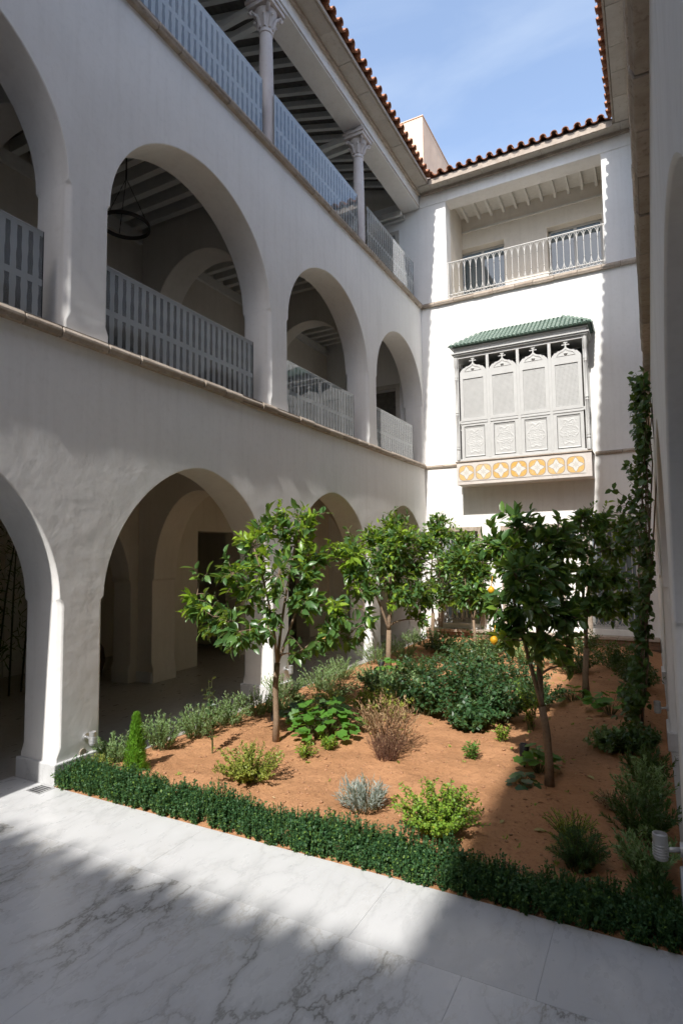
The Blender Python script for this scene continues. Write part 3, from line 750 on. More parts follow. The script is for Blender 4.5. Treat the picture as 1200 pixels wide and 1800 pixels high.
for a, b, z0, z1 in dz:
    fr_ = MB()
    for lo, hi in (((a, z0), (a + .06, z1)), ((b - .06, z0), (b, z1)), ((a, z1 - .06), (b, z1)), (((a + b) / 2 - .04, z0), ((a + b) / 2 + .04, z1 - .06))):
        fr_.box((lo[0], 1.80, lo[1]), (hi[0], 1.86, hi[1]))
    d_ = fr_.build('balcony_door', M['woodgrey'], back, bevel=.005)
    for p0, p1 in ((a + .06, (a + b) / 2 - .04), ((a + b) / 2 + .04, b - .06)):
        box('pane', (p0, 1.825, z0 + .02), (p1, 1.835, z1 - .06), M['pane'], d_)
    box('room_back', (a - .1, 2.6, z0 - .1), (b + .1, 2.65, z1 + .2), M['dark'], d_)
# doors at the ends of the galleries
for (a, b, z0, z1) in holes[4:]:
    e = MB().box((a, .25, z0), (b, .30, z1)).build('gallery_door', M['darkwood'], back)
    fm = MB()
    for lo, hi in (((a - .12, z0), (a, z1 + .12)), ((b, z0), (b + .12, z1 + .12)), ((a, z1), (b, z1 + .12))): fm.box((lo[0], -.025, lo[1]), (hi[0], .0, hi[1]))
    fm.build('door_surround', M['slab'], e, bevel=.005)
# eave of the back wing
eb = box('eave_beam', (.02, -.02, ZB + .012), (W - .02, .47, 12.06), M['plaster'], back, .01)
box('beam_moulding', (.09, -.085, 12.005), (W - .09, -.021, 12.095), M['limestone'], eb, .012)
sf = box('soffit', (.385, -.385, 12.105), (W - .385, .3, 12.14), M['mortar'], back)
s = .05; rr = random.Random(12)
while s < W - .06:
    e = min(s + rr.uniform(.7, 1.0), W - .05)
    box('soffit_slab', (s + .004, -.375, 12.088 + rr.uniform(-.004, .004)), (e - .004, -.05, 12.12), M['slab'], sf, .003); s = e
box('fascia', (.43, -.425, 12.02), (W - .43, -.386, 12.17), M['limestone'], sf, .006)
sl = math.radians(17); zt = lambda y: 12.165 + (y + .40) * math.tan(sl)
P = [(.40, -.40, zt(-.40)), (W - .40, -.40, zt(-.40)), (W + .0, 0, zt(0)), (W + 2.4, 2.4, zt(2.4)), (-2.4, 2.4, zt(2.4)), (.0, 0, zt(0))]
m = MB(); m.add(P + [(p[0], p[1], p[2] + .05) for p in P], [(0, 1, 2, 3, 4, 5), (11, 10, 9, 8, 7, 6)] + [(i, (i + 1) % 6, 6 + (i + 1) % 6, 6 + i) for i in range(6)])
br = m.build('roof', M['deck'], back)
eave_tiles(br, (.46, -EAVE, ZE - .045), (1, 0, 0), (0, 1, 0), W - .92, -9, 99, sl, M['tile'], rows=3, seed=51)
# ground floor windows with iron grilles
for a, b in winx:
    fm = MB(); t = .11
    for lo, hi in (((a - t, .30), (a, 2.76 + t)), ((b, .30), (b + t, 2.76 + t)), ((a, 2.76), (b, 2.76 + t))): fm.box((lo[0], -.035, lo[1]), (hi[0], .04, hi[1]))
    wf = fm.build('window', M['limestone'], back, bevel=.008)
    box('pane', (a, .20, .42), (b, .21, 2.76), M['pane2'], wf)
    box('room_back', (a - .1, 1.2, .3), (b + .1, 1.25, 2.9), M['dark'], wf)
    fm = MB()
    for lo, hi in (((a, .42), (a + .05, 2.76)), ((b - .05, .42), (b, 2.76)), ((a, 2.70), (b, 2.76)), ((a, .42), (b, .50)), (((a + b) / 2 - .03, .42), ((a + b) / 2 + .03, 2.70))): fm.box((lo[0], .17, lo[1]), (hi[0], .23, hi[1]))
    fm.build('casement', M['woodgrey'], wf, bevel=.004)
    gr = MB(); n = max(6, round((b - a) / .125)); st = (b - a) / n
    for i in range(n + 1):
        x = a + i * st
        gr.tube([(x, .06, .44), (x, .06, 2.74)], .008, 5)
        if i < n:
            for zc, hgt in ((2.45, .26),):
                gr.tube([(x + st * (.5 - .5 * math.cos(PI * q / 8)), .06, zc + hgt * math.sin(PI * q / 8) ** .8) for q in range(9)], .007, 4)
            gr.tube([(x + st * (.5 - .5 * math.cos(PI * q / 8)), .06, .72 - .2 * math.sin(PI * q / 8)) for q in range(9)], .007, 4)
    for z in (.46, .90, 1.55, 1.63, 2.30, 2.72): gr.tube([(a, .06, z), (b, .06, z)], .009, 5)
    gr.build('window_grille', M['iron'], wf)
# stone ledge along its foot
lg = box('ledge', (.0, -.20, .02), (W, 0, .225), M['mortar'], back)
s = .0; rr = random.Random(8)
while s < W - .02:
    e = min(s + rr.uniform(.6, .8), W)
    if W - e < .3: e = W
    box('ledge_slab', (s + .003, -.27, .228), (e - .003, .0, .295), M['limestone'], lg, .008); s = e
for r in range(2):
    s = -.12 * r
    while s < W:
        box('brick', (max(s + .005, .0), -.225, .05 + r * .088), (min(s + .235, W), -.18, .05 + r * .088 + .08), M['brick'], lg, .005); s += .24

# balcony railing: gothic arches of thin iron
rl = MB()
for z, r in ((9.985, .018), (9.10, .013), (9.02, .011)): rl.tube([(BX0, .05, z), (BX1, .05, z)], r, 6)
rl.tube([(BX0 + .02, .05, 8.96), (BX0 + .02, .05, 9.985)], .014, 6); rl.tube([(BX1 - .02, .05, 8.96), (BX1 - .02, .05, 9.985)], .014, 6)
rail = rl.build('iron_railing', M['iron'], back, autosmooth=.9)
nb = 25; st = (BX1 - BX0) / nb
bm_ = MB()
bm_.tube([(0, 0, .14), (0, 0, 1.02)], .0065, 6)
bm_.lathe((0, 0, 0), [(.006, .34), (.017, .355), (.006, .37)], 8).lathe((0, 0, 0), [(.006, .74), (.017, .755), (.006, .77)], 8)
for q in (-1, 1):
    bm_.tube([(q * st * (1 - math.cos(PI / 2 * t / 7)) * .5, 0, .76 + .245 * math.sin(PI / 2 * t / 7)) for t in range(8)], .0055, 5)
    bm_.tube([(q * st * (1 - math.cos(PI / 2 * t / 7)) * .5, 0, .35 - .20 * math.sin(PI / 2 * t / 7)) for t in range(8)], .0055, 5)
    bm_.tube([(0, 0, .06), (q * st * .5, 0, .14)], .006, 4)
bme = bm_.mesh('baluster', autosmooth=.9); bme.materials.append(M['iron'])
for i in range(1, nb): link_mesh('baluster', bme, None, rail, loc=(BX0 + i * st, .05, 8.96))

# ------------------------------------------------------------------ wooden bay window
OX0, OX1, OD = 1.06, 4.16, .64
bay = MB()
zb0, zb1 = 4.50, 7.15
post, rails = .10, .05
bay.box((OX0 + .02, -OD + .02, 4.47), (OX1 - .02, 0, 4.53)).box((OX0 + .02, -OD + .02, 7.08), (OX1 - .02, 0, 7.16))
nb = 4; bw = (OX1 - OX0 - 2 * post) / nb
for i in range(nb + 1):
    x = OX0 + post + i * bw
    if 0 < i < nb: bay.box((x - .035, -OD + .02, 4.53), (x + .035, -OD + .10, 7.08))
bay.box((OX0 + .01, -OD + .01, 4.53), (OX0 + post, -OD + .10, 7.08)).box((OX1 - post, -OD + .01, 4.53), (OX1 - .01, -OD + .10, 7.08))
bay.box((OX0 + post, -OD + .03, 5.42), (OX1 - post, -OD + .09, 5.50))
oriel = bay.build('bay_window', M['woodgrey'], back, bevel=.006)
oriel['label'] = 'grey painted wooden bay with lattice shutters and carved panels under green tiles'
# panels of its front and sides
def carved(w, h, seed=0):
    n = 60; mm = 66; V = []; F = []
    for j in range(mm + 1):
        for i in range(n + 1):
            x = (i / n - .5) * w; z = (j / mm) * h; u, v = x / w, j / mm - .5
            e = min(.5 - abs(u), .5 - abs(v) * 1.0)
            r = math.hypot(u * 1.9, v * 1.9); a = math.atan2(v, abs(u))
            og = .36 + .05 * math.cos(6 * a)
            k = max(0, 1 - abs(r * .5 - og) / .035) * .8
            k = max(k, max(0, math.sin(46 * u + 3 * math.cos(21 * v)) * math.sin(40 * v + 3 * math.cos(24 * u)) - .05) * (1 if r * .5 < og else .25))
            for cx_, cz_ in ((.33, .36), (.33, -.36), (.2, .43), (.2, -.43)):
                q = math.hypot((abs(u) - cx_) * 1.1, v - cz_); k = max(k, max(0, math.cos(q * 60)) * max(0, 1 - q / .12))
            k *= min(1, max(0, (e - .05) / .05))
            rim = .012 if e < .03 else 0
            V.append((x, -.010 * min(1, k) - rim, z))
    for j in range(mm):
        for i in range(n):
            q = j * (n + 1) + i; F += [(q, q + 1, q + n + 2), (q, q + n + 2, q + n + 1)]
    me = fast_mesh('carved_panel', V, F); me.materials.append(M['woodgrey']); return me
pw = bw - .07
cme = carved(pw - .17, .74)
lat = MB(); lw_, lh = pw - .15, .99
nxl, nzl = 18, 34
for i in range(nxl + 1): lat.box((-lw_ / 2 + i * lw_ / nxl - .0085, -.012, 0), (-lw_ / 2 + i * lw_ / nxl + .0085, .0, lh))
for j in range(nzl + 1): lat.box((-lw_ / 2, -.006, j * lh / nzl - .0085), (lw_ / 2, .006, j * lh / nzl + .0085))
lme = lat.mesh('lattice'); lme.materials.append(M['woodgrey'])
# leaf of a shutter: frame round the lattice with an ogee head
def ogee(w):
    pts = []
    for i in range(25):
        u = -1 + 2 * i / 24; a = abs(u)
        z = .215 * math.sqrt(max(0, 1 - (a * .97) ** 2.2)) + (.075 * (1 - a / .34) ** 2 if a < .34 else 0) + (.012 * math.cos(a * 25) if .4 < a < .9 else 0)
        pts.append((u * w / 2, z))
    return pts
sh = MB(); w2 = pw / 2
for lo, hi in (((-w2, 0), (-lw_ / 2, 1.19)), ((lw_ / 2, 0), (w2, 1.19)), ((-lw_ / 2, 0), (lw_ / 2, .085)), ((-lw_ / 2, .085 + lh), (lw_ / 2, 1.19))):
    sh.box((lo[0], -.025, lo[1]), (hi[0], .02, hi[1]))
hd = ogee(pw)
sh.prism([(-w2, 1.17)] + [(u, 1.19 + z) for u, z in hd] + [(w2, 1.17)], lambda u, v: (u, -.024, v), lambda u, v: (u, .018, v))
shm = sh.mesh('shutter'); shm.materials.append(M['woodgrey'])
fin = MB(); hd2 = [(u * .62, z * .68) for u, z in hd]
tri = [(u, 1.225 + z) for u, z in hd2]
for k in range(len(tri) - 1): fin.tube([(tri[k][0], -.027, tri[k][1]), (tri[k + 1][0], -.027, tri[k + 1][1])], .009, 4)
fin.tube([(tri[0][0], -.027, tri[0][1]), (tri[-1][0], -.027, tri[-1][1])], .008, 4)
fin.lathe((0, -.026, 0), [(.0, 1.28), (.03, 1.29), (.045, 1.31), (.02, 1.33), (0.0, 1.335)], 8)
zt_ = 1.19 + .285
fin.box((-.016, -.02, zt_ - .02), (.016, .01, zt_ + .11)).box((-.085, -.022, zt_ + .035), (.085, .012, zt_ + .055)).box((-.045, -.022, zt_ + .085), (.045, .012, zt_ + .105))
fnm = fin.mesh('finial'); fnm.materials.append(M['woodgrey'])
pan = MB(); zp = .92
for lo, hi in (((-w2, 0), (-w2 + .075, zp)), ((w2 - .075, 0), (w2, zp)), ((-w2 + .075, 0), (w2 - .075, .06)), ((-w2 + .075, zp - .08), (w2 - .075, zp))): pan.box((lo[0], -.02, lo[1]), (hi[0], .02, hi[1]))
pan.box((-w2, -.035, zp - .022), (w2, -.015, zp + .004))
pm = pan.mesh('panel_frame'); pm.materials.append(M['woodgrey'])
for i in range(nb):
    xc = OX0 + post + (i + .5) * bw
    link_mesh('shutter', shm, None, oriel, loc=(xc, -OD + .045, 5.47))
    link_mesh('lattice', lme, None, oriel, loc=(xc, -OD + .050, 5.47 + .085))
    link_mesh('finial', fnm, None, oriel, loc=(xc, -OD + .045, 5.47))
    link_mesh('panel_frame', pm, None, oriel, loc=(xc, -OD + .048, 4.505))
    link_mesh('carved_panel', cme, None, oriel, loc=(xc, -OD + .050, 4.585))
for x, sg in ((OX0 + .018, 1), (OX1 - .018, -1)):
    rz = Matrix.Rotation(-sg * PI / 2, 4, 'Z')
    yc = -OD / 2 - .0; scx = Matrix.Diagonal((.80, 1, 1, 1))
    for me, zz, nm in ((shm, 5.47, 'shutter'), (lme, 5.555, 'lattice'), (pm, 4.505, 'panel_frame'), (cme, 4.585, 'carved_panel')):
        link_mesh(nm, me, None, oriel, matrix=Matrix.Translation((x + sg * .03, yc, zz)) @ rz @ scx)
    box('side_stile', (x, -.10, 4.53), (x + sg * .05, -.002, 7.08), M['woodgrey'], oriel, .004)
for x in (OX0 + .045, OX1 - .045):
    c = (x, -OD + .0, 4.50)
    MB().lathe(c, [(.04, .0), (.042, .22), (.03, .25), (.046, .28), (.03, .31), (.04, .33), (.028, .38), (.03, 1.12), (.042, 1.14), (.028, 1.17), (.042, 1.20), (.03, 1.22), (.027, 2.02), (.04, 2.04), (.028, 2.07), (.042, 2.10), (.03, 2.13), (.034, 2.34), (.045, 2.36), (.045, 2.60)], 14).build('corner_post', M['woodgrey'], oriel, autosmooth=.8)
box('unlit_backing', (OX0 + .1, -OD + .16, 4.53), (OX1 - .1, -OD + .18, 6.72), M['dark'], oriel)  # near-black sheet, its colour stands in for shade behind the lattice holes
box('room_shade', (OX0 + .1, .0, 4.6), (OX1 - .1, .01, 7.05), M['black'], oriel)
crn = MB()
for k, (o, z0, z1) in enumerate(((.03, 7.155, 7.19), (.06, 7.192, 7.225), (.0, 7.227, 7.33), (.035, 7.332, 7.36))):
    crn.box((OX0 - o, -OD - o, z0), (OX1 + o, -.001, z1))
crn.build('bay_cornice', M['woodgrey'], oriel, bevel=.004)
# stone tray with painted tiles under it
tray = MB().box((OX0 - .005, -OD - .005, 3.885), (OX1 - .005, -.001, 4.445)).build('tile_tray', M['tray'], oriel, bevel=.008)
box('tray_moulding', (OX0 - .03, -OD - .03, 4.446), (OX1 + .015, -.001, 4.478), M['limestone'], oriel, .008)
pt = MB().box((-.208, -.006, -.205), (.208, .006, .205)).mesh('painted_tile'); pt.materials.append(M['tile_paint'])
tw = (OX1 - OX0 - .06) / 7.25
for i in range(8):
    w_ = 1.0 if i < 7 else .25
    x = OX0 + .03 + (i + w_ / 2) * tw
    if i < 7: link_mesh('painted_tile', pt, None, tray, matrix=Matrix.Translation((x, -OD - .009, 4.175)) @ Matrix.Diagonal((tw / .42, 1, 1.0, 1)))
# green tiled hip roof
rf = MB(); e = .09; ez = 7.37; rz_ = 7.86; hx = .62
A = [(OX0 - e, -OD - e, ez), (OX1 + e, -OD - e, ez), (OX1 + e, -.002, ez), (OX0 - e, -.002, ez), (OX0 - e + hx, -.002, rz_), (OX1 + e - hx, -.002, rz_)]
rf.add(A, [(0, 1, 5, 4), (1, 2, 5), (3, 0, 4), (0, 3, 2, 1), (3, 4, 5, 2)])
rfo = rf.build('bay_roof', M['green'], oriel)
tl = MB(); ln = .17; r_ = .048; n = 6
vs = []
for uu, rr_ in ((0, r_), (ln, r_ * .9)):
    for i in range(n + 1): vs.append((uu, rr_ * math.cos(PI * i / n), rr_ * math.sin(PI * i / n)))
fs = [(i, i + 1, n + 2 + i, n + 1 + i) for i in range(n)] + [tuple(range(n, -1, -1))]
tl.add(vs, fs); gme = tl.mesh('glazed_tile', autosmooth=1.0, recalc=False); gme.materials.append(M['green'])
def hip_tiles(a, b, c, d):
    """tiles over the face a-b (eave) to d-c (ridge)"""
    a, b, c, d = map(Vector, (a, b, c, d)); al = (b - a); L = al.length; al.normalize()
    uphill = (d - a) - al * (d - a).dot(al); H = uphill.length; uphill.normalize(); nn = al.cross(uphill)
    if nn.z < 0: nn = -nn
    s0, s1 = (d - a).dot(al), L - (c - b).dot(-al)
    for row in range(int(H / (ln * .85)) + 1):
        h = row * ln * .85
        f = min(1, h / H)
        lo, hi = s0 * f, L + ((c - b).dot(al)) * f
        k = int((hi - lo) / .098)
        for i in range(k + 1):
            s = lo + (hi - lo - k * .098) / 2 + i * .098
            p = a + al * s + uphill * (h - .03) + nn * (.012 + .0)
            ya = nn.cross(uphill)
            R = Matrix(((uphill.x, ya.x, nn.x, p.x), (uphill.y, ya.y, nn.y, p.y), (uphill.z, ya.z, nn.z, p.z), (0, 0, 0, 1)))
            link_mesh('glazed_tile', gme, None, rfo, matrix=R)
hip_tiles(A[0], A[1], A[5], A[4]); hip_tiles(A[1], A[2], A[5], A[5])

# ------------------------------------------------------------------ peach block over the roofs
pk = thing('rooftop_block', 'plain peach plastered block rising above the left roof corner', 'building', (-1.4, 2, 12))
box('wall', (-3.0, .75, 12.0), (-.09, 3.6, 15.0), M['peach'], pk, .02)
box('parapet', (-3.02, .73, 15.0), (-.07, 3.62, 15.03), M['peach'], pk, .008)


# ------------------------------------------------------------------ lemon trees
def rnd_dir(rs):
    v = rs.normal(size=3); return v / np.linalg.norm(v)
leaf_src = {}
def leaf_object_mesh(mat, key):
    if key not in leaf_src:
        T_, F_ = LEAF
        V_ = T_ * np.array([1, .46, 1]); me = fast_mesh('leaf', V_, F_); me.materials.append(mat); leaf_src[key] = me
    return leaf_src[key]

def lemon_tree(label, base, fork, trunk_pts, blobs, ntw, seed, r0=.042, leaf=.125, lemons=(), young=.16, nobj=280):
    rs = np.random.RandomState(seed)
    bz = soil_z(base[0], base[1])
    root = thing('lemon_tree', label, 'tree', (base[0], base[1], bz), 'lemon trees in the garden bed')
    tb = MB(); fork = np.array(fork)
    pts = [np.array((base[0], base[1], bz - .05))] + [np.array(q) for q in trunk_pts] + [fork]
    tb.tube([p + (rs.normal(size=3) * .004 if 0 < i < len(pts) - 1 else 0) for i, p in enumerate(pts)], [r0 * 1.25] + [r0 * (1 - .18 * i / len(pts)) for i in range(1, len(pts))], 10)
    nodes = []                                           # (point, radius)
    B = np.array([b[:3] for b in blobs]); R = np.array([b[3] for b in blobs])
    # main limbs rise from the fork towards the highest clumps of three sides, the others branch off them
    az = np.arctan2(B[:, 1] - fork[1], B[:, 0] - fork[0]); first = []
    for q in range(3):
        c_ = [i for i in range(len(B)) if int((az[i] + PI) / (2 * PI / 3)) % 3 == q]
        if c_: first.append(max(c_, key=lambda i: B[i][2] * .6 + R[i]))
    order = first + [i for i in np.argsort(np.linalg.norm(B - fork, axis=1)) if i not in first]; limb_nodes = [(fork, r0 * .8)]
    for oi_, bi in enumerate(order):
        tgt = B[bi]
        if oi_ < len(first): j = 0
        else: j = int(np.argmin([np.linalg.norm(q - tgt) + (0 if q[2] < tgt[2] - .05 else .35) for q, r in limb_nodes]))
        s0, rr = limb_nodes[j]; L = np.linalg.norm(tgt - s0); hd = math.hypot(tgt[0] - s0[0], tgt[1] - s0[1]); n = max(4, int(L / .10)); path = []
        ctl = s0 + (tgt - s0) * np.array((.42, .42, .40)) + np.array((0, 0, (.32 if j == 0 else .18) * hd)) + rs.normal(size=3) * .05 * L
        for i in range(n + 1):
            t = i / n; path.append(s0 * (1 - t) ** 2 + ctl * 2 * t * (1 - t) + tgt * t * t)
        r1 = rr * (.72 if j == 0 else .7); rad = [max(.0045, r1 * (1 - .6 * i / n)) for i in range(n + 1)]
        tb.tube(path, rad, 6)
        limb_nodes += [(p, r) for p, r in zip(path[1:], rad[1:])]
    LP, LD, LN, LL, LY = [], [], [], [], []
    center = np.average(B, axis=0, weights=R ** 2)
    wts = R ** 2 / np.sum(R ** 2)
    NP = np.array([p for p, r in limb_nodes]); NR = [r for p, r in limb_nodes]
    for k in range(ntw):
        bi = rs.choice(len(B), p=wts); d = rnd_dir(rs); tip = B[bi] + d * R[bi] * (rs.rand() ** .45) * np.array([1.05, 1.05, 1.0])
        j = int(np.argmin(np.linalg.norm(NP - tip, axis=1))); s0 = NP[j]; L = np.linalg.norm(tip - s0)
        if L < .04: continue
        if k % 9 == 0 and tip[2] > center[2]: tip = tip + np.array((rs.normal() * .05, rs.normal() * .05, rs.uniform(.08, .26))); L = np.linalg.norm(tip - s0)
        out = tip - center; out = out / (np.linalg.norm(out) + 1e-6)
        path = [s0 + (tip - s0) * t + np.array((0, 0, .08 * L * math.sin(PI * t))) for t in (0, .33, .66, 1)]
        tb.tube(path, [.0045, .004, .003, .002], 4, False)
        tw = (tip - s0) / L; nl = int(rs.randint(5, 10)); yng = rs.rand() < young * (1.6 if out[2] > .2 else .6)
        ph = rs.rand() * 6.28
        for q in range(nl):
            t = .25 + .8 * q / nl; p = s0 + (tip - s0) * min(t, 1.0) + np.array((0, 0, .08 * L * math.sin(PI * min(t, 1))))
            ph += 2.4; side = np.cross(tw, rnd_dir(rs)); side /= np.linalg.norm(side) + 1e-6
            dr = tw * .45 + side * .8 + out * .35 + np.array((0, 0, -.25 + .3 * rs.rand()))
            nm = np.array((0, 0, 1.0)) + rs.normal(size=3) * .65 + out * .35
            LP.append(p); LD.append(dr); LN.append(nm); LL.append(leaf * rs.uniform(.45, 1.25) * (.85 if yng else 1)); LY.append(yng)
    tb.build('trunk', M['bark'], root, smooth=True, recalc=False)
    LP, LD, LN, LL, LY = map(np.array, (LP, LD, LN, LL, LY))
    dist = np.linalg.norm(LP - np.array(CAM), axis=1)
    pick = np.argsort(dist / LL)[:nobj]; mask = np.zeros(len(LP), bool); mask[pick] = True
    D_, S_, N__ = frames(LD, LN)
    for i in pick:
        l = LL[i]; me = leaf_object_mesh(M['young_leaf'] if LY[i] else M['lemon_leaf'], bool(LY[i]))
        Dv, Sv, Nv, p = D_[i] * l, S_[i] * l, N__[i] * l, LP[i]
        link_mesh('leaf', me, None, root, matrix=Matrix(((Dv[0], Sv[0], Nv[0], p[0]), (Dv[1], Sv[1], Nv[1], p[1]), (Dv[2], Sv[2], Nv[2], p[2]), (0, 0, 0, 1))))
    for yv, mt in ((False, M['lemon_leaf']), (True, M['young_leaf'])):
        mm = (~mask) & (LY == yv)
        if mm.sum(): leaves('crown', LP[mm], LD[mm], LN[mm], LL[mm], LL[mm] * .46, LEAF, mt, root)
    for (x, y, z, r) in lemons:
        m = MB().lathe((x, y, z), [(.002, -1.25 * r), (.25 * r, -1.15 * r), (.75 * r, -.75 * r), (1.0 * r, -.1 * r), (.9 * r, .45 * r), (.5 * r, .9 * r), (.1 * r, 1.1 * r)], 14)
        m.tube([(x, y, z + r), (x + .01, y + .02, z + r + .09)], .003, 5)
        m.build('lemon', M['lemon'], root, smooth=True)
    return root

A_ = [(0.76, -9.41, 1.51, 0.3), (1.18, -9.48, 1.37, 0.29), (0.84, -9.15, 1.98, 0.31), (1.17, -9.2, 2.31, 0.3), (1.2, -8.84, 2.52, 0.28), (1.45, -8.6, 2.59, 0.28), (1.48, -9.15, 1.99, 0.32), (1.64, -8.72, 2.11, 0.34), (1.9, -8.47, 2.13, 0.28), (2.0, -8.31, 1.89, 0.17), (1.77, -9.0, 1.66, 0.29), (2.0, -8.76, 1.52, 0.26), (2.02, -8.52, 1.23, 0.19), (1.37, -9.21, 1.38, 0.26), (1.65, -9.06, 1.09, 0.14), (1.98, -8.99, 1.26, 0.16), (0.48, -9.34, 1.89, 0.12), (2.08, -8.40, 2.20, 0.20), (2.18, -8.40, 1.72, 0.22), (2.22, -8.45, 1.38, 0.16), (0.55, -9.50, 1.62, 0.16), (1.0, -9.0, 1.62, 0.2)]
B_ = [(0.39, -5.01, 2.2, 0.4), (0.64, -4.65, 2.46, 0.41), (1.17, -4.82, 2.45, 0.44), (0.89, -4.97, 1.94, 0.44), (1.2, -4.35, 1.92, 0.43), (1.4, -4.47, 1.45, 0.4), (1.24, -4.9, 1.38, 0.31), (0.57, -5.03, 1.63, 0.26), (0.97, -4.59, 2.72, 0.27), (1.41, -4.13, 2.4, 0.3), (1.39, -4.48, 0.99, 0.19)]
C_ = [(0.69, -0.89, 2.59, 0.5), (1.21, -0.7, 2.37, 0.46), (0.95, -1.1, 1.83, 0.55), (0.54, -0.97, 1.27, 0.4), (1.4, -0.84, 1.68, 0.44), (0.96, -0.8, 1.1, 0.38), (0.64, -0.92, 3.01, 0.25)]
D4 = [(3.98, -9.11, 2.24, 0.22), (4.18, -8.89, 2.42, 0.21), (4.41, -8.76, 2.28, 0.21), (4.15, -9.36, 2.0, 0.21), (4.32, -9.04, 2.05, 0.24), (4.45, -8.75, 1.93, 0.21), (4.0, -9.32, 1.7, 0.21), (4.29, -9.39, 1.74, 0.22), (4.46, -8.96, 1.6, 0.2), (4.11, -9.26, 1.47, 0.17), (4.37, -9.24, 1.4, 0.19), (4.51, -8.83, 1.35, 0.15), (4.02, -9.43, 1.43, 0.08), (4.49, -9.07, 1.18, 0.08), (4.08, -8.94, 2.51, 0.11), (3.8, -9.09, 2.1, 0.11)]
E_ = [(4.25, -5.57, 2.28, 0.32), (4.55, -5.3, 2.57, 0.3), (4.79, -5.06, 2.23, 0.27), (4.4, -5.72, 1.88, 0.32), (4.71, -5.33, 1.78, 0.3), (4.56, -5.63, 1.43, 0.31), (4.83, -5.15, 1.4, 0.22), (4.26, -5.68, 1.39, 0.23), (4.92, -5.1, 2.57, 0.15), (4.34, -5.53, 2.66, 0.15)]
F_ = [(1.73, -2.59, 2.05, 0.34), (2.04, -2.42, 1.75, 0.31), (1.82, -2.54, 1.39, 0.34), (2.08, -2.4, 1.15, 0.27)]
tA = lemon_tree('sunlit lemon tree at the front left with a wide loose crown above the hedge', (1.33, -9.0), (1.35, -8.99, .96), [(1.335, -9.0, .35), (1.33, -9.0, .7)], A_, 430, 1, .036, .15, (), .34)
lemon_tree('sunlit lemon tree with a bare forked trunk before the third ground arch', (.9, -4.74), (.91, -4.73, .81), [(.9, -4.74, .4)], B_, 700, 2, .05, .135, (), .28)
lemon_tree('farthest lemon tree in the left corner by the end wall', (.45, -1.02), (.47, -1.0, .75), [(.45, -1.02, .4)], C_, 680, 3, .05, .14, (), .22)
lemon_tree('dark lemon tree with ripe lemons and a leaning forked trunk on the right', (4.32, -9.04), (4.285, -9.06, .80), [(4.325, -9.04, .35), (4.31, -9.05, .6)], D4, 380, 4, .038, .125, [(3.96, -9.43, 1.43, .036), (3.95, -9.43, 1.87, .03)], .03)
lemon_tree('shaded lemon tree behind the forked one in front of the right window', (4.31, -5.54), (4.34, -5.52, .81), [(4.31, -5.54, .4)], E_, 420, 5, .045, .13, (), .03)
lemon_tree('small slender lemon tree between the far corner tree and the middle window', (1.9, -2.5), (1.88, -2.52, .8), [(1.9, -2.5, .4)], F_, 260, 6, .03, .15, (), .12, 150)
leaves('leaf', [(1.94, -8.97, 1.30)], [(.5, -.2, -.3)], [(.2, -.8, .5)], [.13], [.06], LEAF, M['yellow_leaf'], tA, None)

# ------------------------------------------------------------------ shrubs and bedding plants
def clump(name, label, cat, base, nst, h, spread, leaf, per, mat, tmpl, seed, group=None, start=.15, stem_r=.004, stem_mat='twig', up=.5, flat_=.0, arch=.35, side=.8, hvar=.3, jitter=.02, lean=(0, 0), kind='stuff', shape=1.0, foot=.15, pname='foliage'):
    rs = np.random.RandomState(seed); bz = soil_z(base[0], base[1]) if len(base) == 2 else base[2]
    root = thing(name, label, cat, (base[0], base[1], bz), group)
    st = MB(); P, D, N = [], [], []
    for s in range(nst):
        a = rs.rand() * 2 * PI; q = math.sqrt(rs.rand()); hh = h * (1 - hvar * rs.rand()) * (1 - (1 - shape) * q)
        b0 = np.array((base[0] + math.cos(a) * q * spread * foot, base[1] + math.sin(a) * q * spread * foot, bz - .02))
        tip = np.array((base[0] + math.cos(a) * q * spread + lean[0], base[1] + math.sin(a) * q * spread + lean[1], bz + hh))
        n = 6; path = []
        for i in range(n + 1):
            t = i / n; hz = t ** (1 - arch * q) if arch >= 0 else t
            path.append(b0 + (tip - b0) * np.array((t ** (1 + arch), t ** (1 + arch), hz)) + rs.normal(size=3) * jitter * (0 if i == 0 else 1) * h)
        st.tube(path, [stem_r * (1 - .6 * i / n) for i in range(n + 1)], 4, False)
        path = np.array(path)
        for k in range(per):
            t = start + (1 - start) * (k + rs.rand()) / per; f = min(t * n, n - .001); i = int(f); p = path[i] + (path[i + 1] - path[i]) * (f - i)
            tw = path[i + 1] - path[i]; tw /= np.linalg.norm(tw) + 1e-9
            sd = np.cross(tw, rnd_dir(rs)); sd /= np.linalg.norm(sd) + 1e-9
            dr = tw * up + sd * side; dr[2] *= (1 - flat_)
            P.append(p); D.append(dr); N.append(np.array((0, 0, 1.)) + rs.normal(size=3) * .5)
    st.build('stems', M[stem_mat], root, smooth=True, recalc=False)
    k = len(P); L = leaf[0] * rs.uniform(.65, 1.25, k); Wd = leaf[1] * rs.uniform(.75, 1.2, k)
    leaves(pname, P, D, N, L, Wd, tmpl, M[mat], root, kind)
    return root

